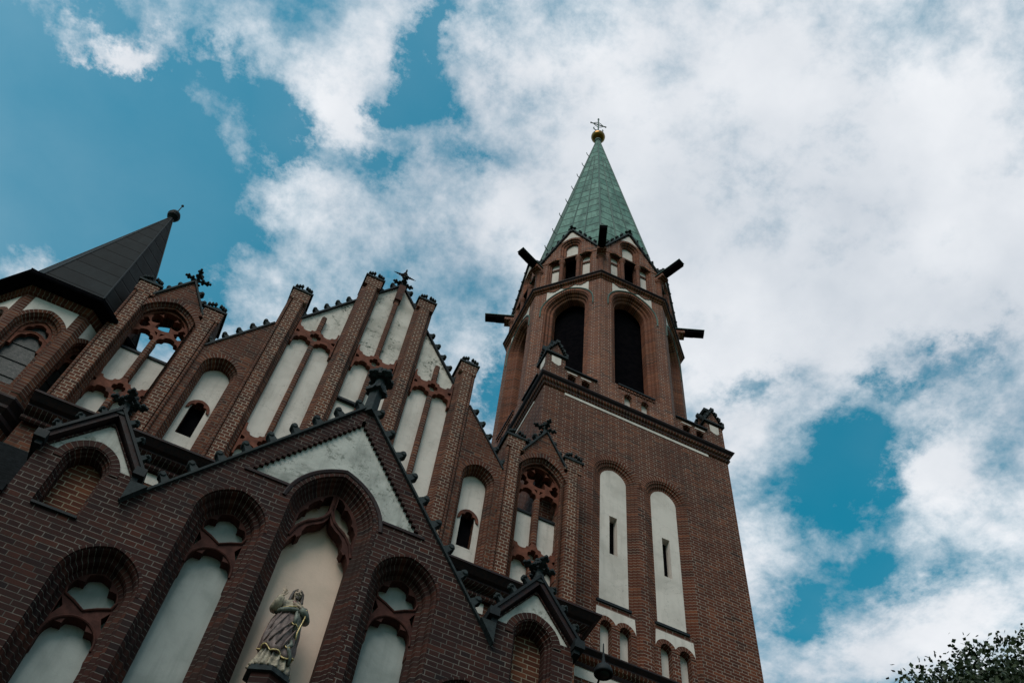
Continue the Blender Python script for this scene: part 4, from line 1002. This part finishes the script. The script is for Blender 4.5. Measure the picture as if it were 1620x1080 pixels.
for k in range(8):
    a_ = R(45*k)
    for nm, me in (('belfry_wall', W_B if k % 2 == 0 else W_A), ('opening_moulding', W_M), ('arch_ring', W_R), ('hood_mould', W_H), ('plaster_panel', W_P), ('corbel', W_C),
                   ('gablet_wall', U_W), ('lancet_moulding', U_M), ('arch_ring', U_R), ('plaster_panel', U_P), ('opening_shade', U_D), ('transom', U_B), ('colonnette', U_K), ('gablet_plaster', U_G), ('gablet_coping', U_C), ('gablet_finial', U_F),
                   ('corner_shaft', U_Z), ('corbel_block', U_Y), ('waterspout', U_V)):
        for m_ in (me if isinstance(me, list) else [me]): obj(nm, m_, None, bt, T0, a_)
    if k % 2 == 0:
        for nm, me in (('sill_tile', W_S), ('plaster_panel', W_Q), ('arch_ring', W_T)):
            for m_ in (me if isinstance(me, list) else [me]): obj(nm, m_, None, bt, T0, a_)
    for s_ in (-1, 1):
        for t in (.12, .29, .46, .63, .80):
            q = Matrix.Rotation(a_, 3, 'Z') @ Vector((s_*FU*(1-t), -HU, 29.71+2.02*t))
            put_crocket(bt, BX+q.x, BY+q.y, q.z, s_*(an_g-.5), (1.0, 1), extra=Matrix.Rotation(a_, 4, 'Z'))
b = MB(); b.run(octp(H), [(0, 27.74), (.03, 27.75), (.05, 27.78), (.02, 27.80), (.02, 27.84), (.08, 27.87), (.10, 27.90), (.10, 27.93), (.14, 27.97), (.14, 28.0), (-.03, 28.03)], True, [1, 1, 0, 0, 1, 1, 0, 0, 0, 0])
obj('string_course', b, ['glaze2', 'bsold'], bt, T0)
b = MB(); b.extr(octp(1.95), 21.5, 27.6); obj('belfry_dark_core', b, 'black', bt, T0)  # solid black core added to stand for the unlit inside of the belfry
b = MB(); b.extr(octp(2.38), 27.62, 27.9); obj('belfry_floor', b, 'black', bt, T0)
# spire
ZT = 46.75; b = MB(); P0, P1 = octp(2.40), octp(.10)
rings = [(H-.01, 29.72), (2.20, 30.15), (2.17, 31.3), (.07, ZT)]
SR = lambda z: 2.17+(.07-2.17)*(z-31.3)/(ZT-31.3)
for (r0, z0), (r1, z1) in zip(rings, rings[1:]):
    P0, P1 = octp(r0), octp(r1)
    for k in range(8):
        j = (k+1) % 8; w0, w1 = math.dist(P0[k], P0[j])/2, math.dist(P1[k], P1[j])/2
        b.face([(*P0[k], z0), (*P0[j], z0), (*P1[j], z1), (*P1[k], z1)], [(k*7+3-w0, z0+.11*k), (k*7+3+w0, z0+.11*k), (k*7+3+w1, z1+.11*k), (k*7+3-w1, z1+.11*k)])
spi = obj('spire', b, 'copper', bt, T0)
for k in range(8):
    b = MB(); b.tube([(*octp(r)[k], z) for r, z in rings], [.042, .038, .036, .022], 6); obj('ridge_seam', b, 'cseam', spi, T0)
    j = (k+1) % 8
    b = MB()
    for t in (.34, .67):
        ztop = 29.4+(ZT-29.4)*.80; pts = []
        for r_, z_ in rings[:3]+[(SR(ztop), ztop)]:
            tt = t if z_ < ztop else t+(.5-t)*.25; P_ = octp(r_)
            pts.append((P_[k][0]*(1-tt)+P_[j][0]*tt, P_[k][1]*(1-tt)+P_[j][1]*tt, z_))
        b.tube(pts, [.034, .032, .030, .020], 5)
    obj('standing_seam', b, 'cseam', spi, T0)
b = MB()
for i in range(8):
    z = 31.3+i*1.75; r = SR(z); x, y = octp(r+.0)[6]
    ux, uy = x/math.hypot(x, y), y/math.hypot(x, y)
    b.tube([(x, y, z), (x+ux*.16, y+uy*.16, z+.02), (x+ux*.20, y+uy*.20, z+.13)], .016, 5)
obj('roof_hook', b, 'cseam', spi, T0)
b = MB(); b.lathe(0, 0, [(.0, 46.6), (.14, 46.7), (.16, 46.78), (.10, 46.86), (.08, 46.95), (0, 46.96)], 12); obj('spire_collar', b, 'cseam', spi, T0)
b = MB(); b.ball((0, 0, 47.26), .335, 1, 1, .97, 28); gb = obj('gilded_ball', b, 'gold', bt, T0, smooth=True)
b = MB(); b.lathe(0, 0, [(.0, 47.6), (.10, 47.62), (.07, 47.75), (.03, 47.95), (0, 47.95)], 10)
b.tube([(0, 0, 47.8), (0, 0, 49.75)], .035, 6); b.tube([(-.36, 0, 49.0), (.36, 0, 49.0)], .028, 6); b.ball((0, 0, 49.8), .06, n=6)
for s_ in (-1, 1):
    b.ball((s_*.38, 0, 49.0), .045, n=6)
    b.tube([(0, 0, 48.2), (s_*.14, 0, 48.12), (s_*.24, 0, 48.30), (s_*.22, 0, 48.46)], .028, 5)
    b.tube([(0, 0, 49.35), (s_*.14, 0, 49.22), (s_*.27, 0, 49.0), (s_*.14, 0, 48.78), (0, 0, 48.65)], .018, 5)
obj('spire_cross', b, 'cseam', bt, T0, R(-8))
# ================================================================== painted statue in the niche
SX, SY, SZ = .72, 9.20, 8.66
st = thing('statue', 'painted robed statue with one hand raised, standing in the middle niche of the porch', 'statue', (SX, SY, SZ))
SL = (SX, SY, SZ)
def loft(rows, n=48, fold=None, cap=True):
    """rows: (z, cx, cy, rx, ry, fold amplitude)"""
    b = MB(); g = []
    for i, (z, cx, cy, rx, ry, fa) in enumerate(rows):
        row = []
        for j in range(n):
            a = 2*math.pi*j/n; k, dz = fold(a, i, z) if fold else (0, 0)
            row.append((cx+rx*(1+fa*k)*math.cos(a), cy+ry*(1+fa*k)*math.sin(a), z+dz))
        g.append(row)
    for i in range(len(g)-1):
        for j in range(n):
            k = (j+1) % n; b.face([g[i][j], g[i][k], g[i+1][k], g[i+1][j]])
    if cap: b.face(g[-1]); b.face(g[0][::-1])
    return b, g
def f_robe(a, i, z): return (math.sin(17*a+.6*math.sin(3*a))+.5*math.sin(31*a+1), 0)
b, _ = loft([(0, 0, 0, .225, .165, .11), (.03, 0, 0, .218, .160, .11), (.12, .005, 0, .190, .145, .11), (.30, .01, 0, .155, .125, .08), (.5, .01, 0, .15, .12, .05)], 96, f_robe)
obj('robe', b, 'cream', st, SL, smooth=True)
def hem(a): return .035*math.sin(2*a+.4)+.022*math.sin(7*a)+.10*max(0, math.cos(a-.1))**3+.05*max(0, math.cos(a-math.pi))**2
def f_man(a, i, z):
    w_ = max(0, 1-i/8)
    q = 5*a+z*6.5+.8*math.sin(2*a+z*4)
    return (1.2*(abs(math.sin(q/1.0))**.6-.5)*1.1+.5*math.sin(9*a-z*9)+.35*math.sin(16*a+3*z), hem(a)*w_)
rows = [(.20, .005, 0, .196, .160, .085), (.27, .002, 0, .196, .160, .09), (.35, -.002, 0, .196, .158, .09), (.44, -.005, 0, .192, .155, .085), (.53, -.006, 0, .186, .150, .075), (.62, -.005, 0, .178, .144, .07), (.70, -.002, 0, .168, .136, .06), (.76, .0, 0, .158, .128, .04), (.81, 0, 0, .146, .115, .02)]
b, g = loft(rows, 96, f_man); mt = obj('mantle', b, 'mauve', st, SL, smooth=True)
b = MB()
for P_ in (((.10, -.138, .76), (.02, -.160, .62), (-.07, -.158, .46), (-.13, -.135, .33)), ((.11, -.138, .72), (.05, -.162, .56), (-.01, -.170, .42), (-.05, -.166, .29)),
           ((-.02, -.142, .77), (-.08, -.145, .62), (-.14, -.120, .46), (-.175, -.08, .34)), ((-.10, -.118, .77), (-.14, -.100, .64), (-.175, -.06, .50), (-.19, -.02, .38)), ((.12, -.132, .60), (.09, -.155, .48), (.05, -.168, .36), (.03, -.166, .26))):
    b.tube(P_, [.004, .011, .014, .009], 7)
obj('mantle_fold', b, 'mauve', mt, SL, smooth=True)
b = MB(); b.tube([Vector(q)*1.0+Vector((0, 0, .004)) for q in g[0]]+[Vector(g[0][0])], .0085, 6); obj('gold_hem', b, 'gilt', mt, SL, smooth=True)
# upper body clothing
def f_up(a, i, z): return (.5*math.sin(8*a+z*9)+.3*math.sin(15*a), 0)
b, _ = loft([(.72, 0, 0, .145, .115, .03), (.80, 0, -.002, .142, .112, .04), (.88, .003, -.004, .148, .110, .04), (.95, .004, 0, .158, .104, .03), (1.00, .004, .004, .150, .092, .02), (1.035, .004, .008, .105, .070, .02), (1.06, .004, .008, .058, .050, 0)], 64, f_up)
obj('tunic', b, 'cream', st, SL, smooth=True)
# sleeves
for P_, R_ in (([(-.13, .01, 1.0), (-.165, -.005, .93), (-.19, -.02, .85), (-.188, -.06, .835), (-.175, -.10, .90), (-.165, -.125, .965)], [.046, .052, .057, .060, .052, .042]),
               ([(.14, .01, 1.0), (.170, 0, .92), (.19, -.02, .83), (.17, -.075, .82), (.13, -.125, .85), (.085, -.14, .875)], [.046, .052, .056, .056, .048, .036])):
    b = MB(); b.tube(P_, R_, 16)
    for q in range(4):      # folds lying round the arm
        b.tube([Vector(P_[0]).lerp(Vector(P_[2]), .15+.25*q)+Vector((.0, -.045, 0)), Vector(P_[1]).lerp(Vector(P_[3]), .2+.2*q)+Vector((math.copysign(.02, P_[0][0]), -.055, -.01)), Vector(P_[2]).lerp(Vector(P_[4]), .2+.2*q)+Vector((0, -.04, -.03))], [.006, .012, .006], 6)
    obj('sleeve', b, 'cream' if P_[0][0] < 0 else 'green', st, SL, smooth=True)
# sash of turned lining across the waist, falling on the right with gilded borders
b = MB()
path = [(-.165, -.03, .80), (-.12, -.105, .795), (-.05, -.135, .815), (.03, -.135, .845), (.09, -.125, .85)]
b.tube(path, [.020, .030, .032, .028, .02], 10)
for k, (x0, x1, z0, z1) in enumerate(((.055, .075, .84, .62), (.085, .10, .84, .56), (.115, .125, .83, .48), (.145, .14, .82, .40))):
    b.tube([(x0, -.135+k*.018, z0), ((x0+x1)/2+.006, -.155+k*.02, (z0+z1)/2), (x1, -.150+k*.022, z1)], [.014, .026, .020], 8)
b.tube([(.10, -.13, .42), (.12, -.14, .36), (.08, -.15, .31), (.115, -.145, .27), (.15, -.12, .22), (.16, -.10, .12)], [.02, .026, .02, .026, .024, .02], 8)
sa = obj('mantle_lining', b, 'green', st, SL, smooth=True)
b = MB()
b.tube([(-.11, -.128, .826), (-.04, -.160, .845), (.04, -.160, .876)], .007, 6)
b.tube([(.155, -.13, .90), (.165, -.135, .78), (.15, -.150, .66), (.135, -.158, .53), (.145, -.15, .44)], .008, 6)
b.tube([(.04, -.158, .64), (.065, -.168, .612), (.09, -.160, .635), (.125, -.158, .60)], .007, 6)
b.tube([(.05, -.155, .32), (.075, -.165, .285), (.105, -.16, .31), (.125, -.155, .27)], .008, 6)
obj('gold_border', b, 'gilt', sa, SL, smooth=True)
b = MB(); b.ball((.0, -.122, .955), .024, 1, .5, 1.1, 10); obj('heart_emblem', b, 'heart', st, SL, smooth=True)
# body: head, neck, arms and hands as one skinned surface
V, E_, RD = [], [], []
def vtx(p, r, par=None):
    V.append(p); RD.append(r)
    if par is not None: E_.append((par, len(V)-1))
    return len(V)-1
root = vtx((0, 0, .55), (.09, .07)); c1 = vtx((0, 0, .78), (.09, .07), root); c2 = vtx((.003, 0, .96), (.085, .06), c1)
nk = vtx((.004, -.002, 1.05), (.032, .032), c2); nk2 = vtx((.008, -.010, 1.085), (.031, .032), nk)
jaw = vtx((.010, -.024, 1.112), (.040, .044), nk2); face = vtx((.012, -.018, 1.150), (.052, .058), jaw); crown = vtx((.014, -.008, 1.195), (.045, .052), face)
def arm(sh, el, wr, palm, fingers, thumb, rr=(.036, .030, .020)):
    a = vtx(sh, (rr[0],)*2, c2); e = vtx(el, (rr[1],)*2, a); w_ = vtx(wr, (rr[2]*.95, rr[2]*.8), e); p_ = vtx(palm, (.021, .013), w_)
    for f in fingers:
        q = p_
        for i, pt in enumerate(f): q = vtx(pt, ((.0075, .0065, .0055)[min(i, 2)],)*2, q)
    q = w_
    for pt in thumb: q = vtx(pt, (.0078, .007), q)
arm((-.135, .01, .985), (-.205, -.035, .855), (-.160, -.125, .985), (-.152, -.135, 1.025),
    [[(-.170, -.138, 1.055), (-.176, -.140, 1.082), (-.180, -.140, 1.105)], [(-.158, -.140, 1.060), (-.161, -.142, 1.090), (-.163, -.143, 1.118)],
     [(-.145, -.140, 1.056), (-.142, -.152, 1.072), (-.140, -.160, 1.060)], [(-.134, -.140, 1.048), (-.129, -.152, 1.058), (-.128, -.158, 1.047)]],
    [(-.135, -.138, 1.000), (-.120, -.148, 1.020), (-.114, -.152, 1.040)])
arm((.140, .01, .985), (.205, -.035, .835), (.085, -.140, .885), (.050, -.146, .905),
    [[(.022, -.148, .930), (.002, -.146, .938), (-.014, -.142, .935)], [(.020, -.152, .918), (-.003, -.151, .921), (-.022, -.147, .917)],
     [(.022, -.153, .905), (.000, -.153, .904), (-.018, -.149, .899)], [(.028, -.151, .892), (.010, -.151, .887), (-.004, -.148, .882)]],
    [(.072, -.148, .915), (.056, -.152, .938), (.042, -.152, .955)])
me = bpy.data.meshes.new('body'); me.from_pydata(V, E_, []); me.materials.append(M['skin'])
me.update()
bo = link('body', me, st, SL); sk = bo.modifiers.new('skin', 'SKIN')
for i, r in enumerate(RD): me.skin_vertices[0].data[i].radius = r
me.skin_vertices[0].data[0].use_root = True; bo.modifiers.new('sub', 'SUBSURF').render_levels = 1; bo.modifiers['sub'].levels = 1
b = MB(); hc = Vector((.012, -.020, 1.150))
b.ball(hc+Vector((0, -.006, .004)), .056, .86, 1.0, 1.16, 20)
b.ball(hc+Vector((0, -.0665, -.004)), .011, .75, 1.1, 1.5, 8); b.tube([hc+Vector((0, -.057, .022)), hc+Vector((0, -.066, .0))], [.005, .0085], 6)
for s_ in (-1, 1):
    b.tube([hc+Vector((s_*.008, -.060, .026)), hc+Vector((s_*.022, -.056, .029)), hc+Vector((s_*.036, -.042, .022))], .0055, 6)
    b.ball(hc+Vector((s_*.024, -.048, -.010)), .016, 1, .8, 1, 8); b.ball(hc+Vector((s_*.0475, .0, -.002)), .012, .5, 1, 1.4, 8)
b.ball(hc+Vector((0, -.058, -.030)), .0105, 1.3, .6, .5, 8)
obj('head', b, 'skin', bo, SL, smooth=True)
b = MB()
for s_ in (-1, 1):
    b.ball(hc+Vector((s_*.021, -.0535, .012)), .0075, 1.35, .6, .7, 8)
obj('eyes', b, 'hair', bo, SL, smooth=True)
b = MB(); b.ball(hc+Vector((0, .014, .012)), .066, .94, .96, 1.12, 20, .0)
for s_ in (-1, 1):
    b.tube([hc+Vector((s_*.022, -.028, .062)), hc+Vector((s_*.054, -.008, .030)), hc+Vector((s_*.062, -.002, -.02)), hc+Vector((s_*.064, -.010, -.07)), hc+Vector((s_*.072, -.030, -.115)), hc+Vector((s_*.064, -.046, -.16))], [.012, .018, .020, .022, .019, .006], 10)
    b.tube([hc+Vector((s_*.010, -.024, .070)), hc+Vector((s_*.038, .0, .055)), hc+Vector((s_*.060, .01, -.04)), hc+Vector((s_*.055, .0, -.12))], [.012, .02, .024, .016], 10)
b.tube([hc+Vector((-.026, -.054, -.022)), hc+Vector((0, -.066, -.019)), hc+Vector((.026, -.054, -.022))], .0055, 6)
b.ball(hc+Vector((0, -.038, -.060)), .024, .95, .8, 1.0, 10); b.ball(hc+Vector((-.008, -.046, -.078)), .013, 1, 1, 1.4, 8); b.ball(hc+Vector((.008, -.046, -.078)), .013, 1, 1, 1.4, 8)
obj('hair', b, 'hair', bo, SL, smooth=True)
b = MB(); hx = [(1.0*math.cos(R(60*i+30)), math.sin(R(60*i+30))) for i in range(6)]
b.extr([(x*.25, y*.19) for x, y in hx], -.05, -.001); b.extr([(x*.27, y*.21) for x, y in hx], -.085, -.051)
obj('plinth', b, 'stone', st, SL)
b = MB(); b.extr([(x*.21, y*.17) for x, y in hx], -.5, -.086); b.box(-.10, .10, .0, .33, -.8, -.5); obj('console', b, 'psold', st, SL)
# ================================================================== wall lantern at the foot of the tower (lower edge of the picture)
LX, LY, LZ = 5.74, 11.05, 12.20
la = thing('wall_lantern', 'round black lantern hood with a pointed tip, under the lower cornice of the tower', 'lantern', (LX, LY, LZ))
b = MB(); b.lathe(0, 0, [(0, .62), (.010, .60), (.014, .42), (.024, .30), (.034, .22), (.045, .19), (.075, .17), (.115, .13), (.142, .07), (.150, .02), (.150, -.01), (.140, -.015), (.13, -.02), (.118, .0), (.06, .04), (0, .05)], 24)
obj('hood', b, 'glaze', la, (LX, LY, LZ), smooth=True)
b = MB(); b.lathe(0, 0, [(.10, .01), (.095, -.02), (.06, -.045), (0, -.05)], 16); obj('glass_bowl', b, 'glass', la, (LX, LY, LZ), smooth=True)
b = MB(); b.tube([(.0, .12, .02), (0, .25, -.10), (0, .5, -.26), (0, .8, -.30), (0, 1.10, -.30)], .018, 8); b.box(-.06, .06, 1.085, 1.12, -.45, -.15)
obj('bracket', b, 'iron', la, (LX, LY, LZ))
# ================================================================== tree beyond the tower on the right
TRX, TRY = 15.2, 11.6
tr = thing('tree', 'leafy dark green tree top at the bottom right corner beyond the tower', 'tree', (TRX, TRY, 0))
rnd = random.Random(5)
b = MB(); b.tube([(0, 0, -.1), (.05, .02, 4), (-.08, .05, 9), (.02, 0, 12.5), (0, 0, 14.2)], [.34, .27, .20, .12, .04], 10)
limbs = []
for i in range(26):
    z = 6.5+6.5*rnd.random(); a = rnd.random()*6.28; L = (2.2+1.9*rnd.random())*(1-.6*max(0, (z-8)/6))
    e = Vector((math.cos(a)*L, math.sin(a)*L, z+1.0+1.6*rnd.random())); s_ = Vector((0, 0, z)); m_ = s_.lerp(e, .5)+Vector((0, 0, .25))
    b.tube([s_, m_, e], [.09, .06, .02], 6); limbs.append((s_, m_, e))
    for q in range(3):
        f = m_.lerp(e, .3+.3*q); g_ = f+Vector((rnd.gauss(0, .5), rnd.gauss(0, .5), .3+.5*rnd.random())); b.tube([f, g_], [.025, .008], 5); limbs.append((f, f.lerp(g_, .5), g_))
obj('trunk', b, 'bark', tr, (TRX, TRY, 0))
b = MB(); 
def leaf(c, s_):
    d = Vector((rnd.gauss(0, 1), rnd.gauss(0, 1), rnd.gauss(0, .8)-.3)).normalized(); x = d.cross(Vector((rnd.gauss(0, 1), rnd.gauss(0, 1), rnd.gauss(0, 1)))).normalized(); y = x.cross(d)
    i = rnd.randrange(9999)
    P = [c-x*s_*.55, c-y*s_*.42-x*s_*.05, c+x*s_*.62-d*s_*.08, c+y*s_*.42-x*s_*.05]
    b.face(P, [(i+.5, .5)]*4)
def crownpt():
    while True:
        q = Vector((rnd.uniform(-1, 1), rnd.uniform(-1, 1), rnd.uniform(-1, 1)))
        if .35 < q.length < 1: return q
lob = [(0, 0, 11.6, 2.7), (-1.7, -.6, 10.8, 2.2), (1.5, .4, 11.4, 2.2), (-.5, -1.5, 11.6, 1.9), (.5, 1.4, 11.3, 2.0), (-2.6, -.4, 9.4, 1.8), (2.6, .2, 9.8, 2.0), (0, -.4, 13.1, 1.7), (-1.2, .2, 12.7, 1.4), (1.3, -.3, 12.8, 1.5), (2.5, 0, 12.0, 1.3), (0, 0, 8.6, 2.6)]
for (x, y, z, r) in lob:
    for k in range(int(260*r*r)):
        q = crownpt(); c = Vector((x, y, z+2.1))+q*r*(.85+.3*rnd.random())
        for j in range(rnd.randrange(6, 11)):
            leaf(c+Vector((rnd.gauss(0, .13), rnd.gauss(0, .13), rnd.gauss(0, .13))), rnd.uniform(.065, .115))
for k in range(70):          # twigs standing out of the crown
    x, y, z, r = rnd.choice(lob[:5]+lob[7:11]); q = crownpt().normalized(); q.z = abs(q.z)+.25; q.normalize()
    s_ = Vector((x, y, z+2.1))+q*r*.9
    for j in range(15):
        c = s_+q*(.055*j)+Vector((rnd.gauss(0, .05), rnd.gauss(0, .05), rnd.gauss(0, .04)-.002*j*j)); leaf(c, rnd.uniform(.06, .095)*(1-.02*j))
me = b.mesh('crown', 'leaf', weld=False)
obj('crown', me, None, tr, (TRX, TRY, 0))
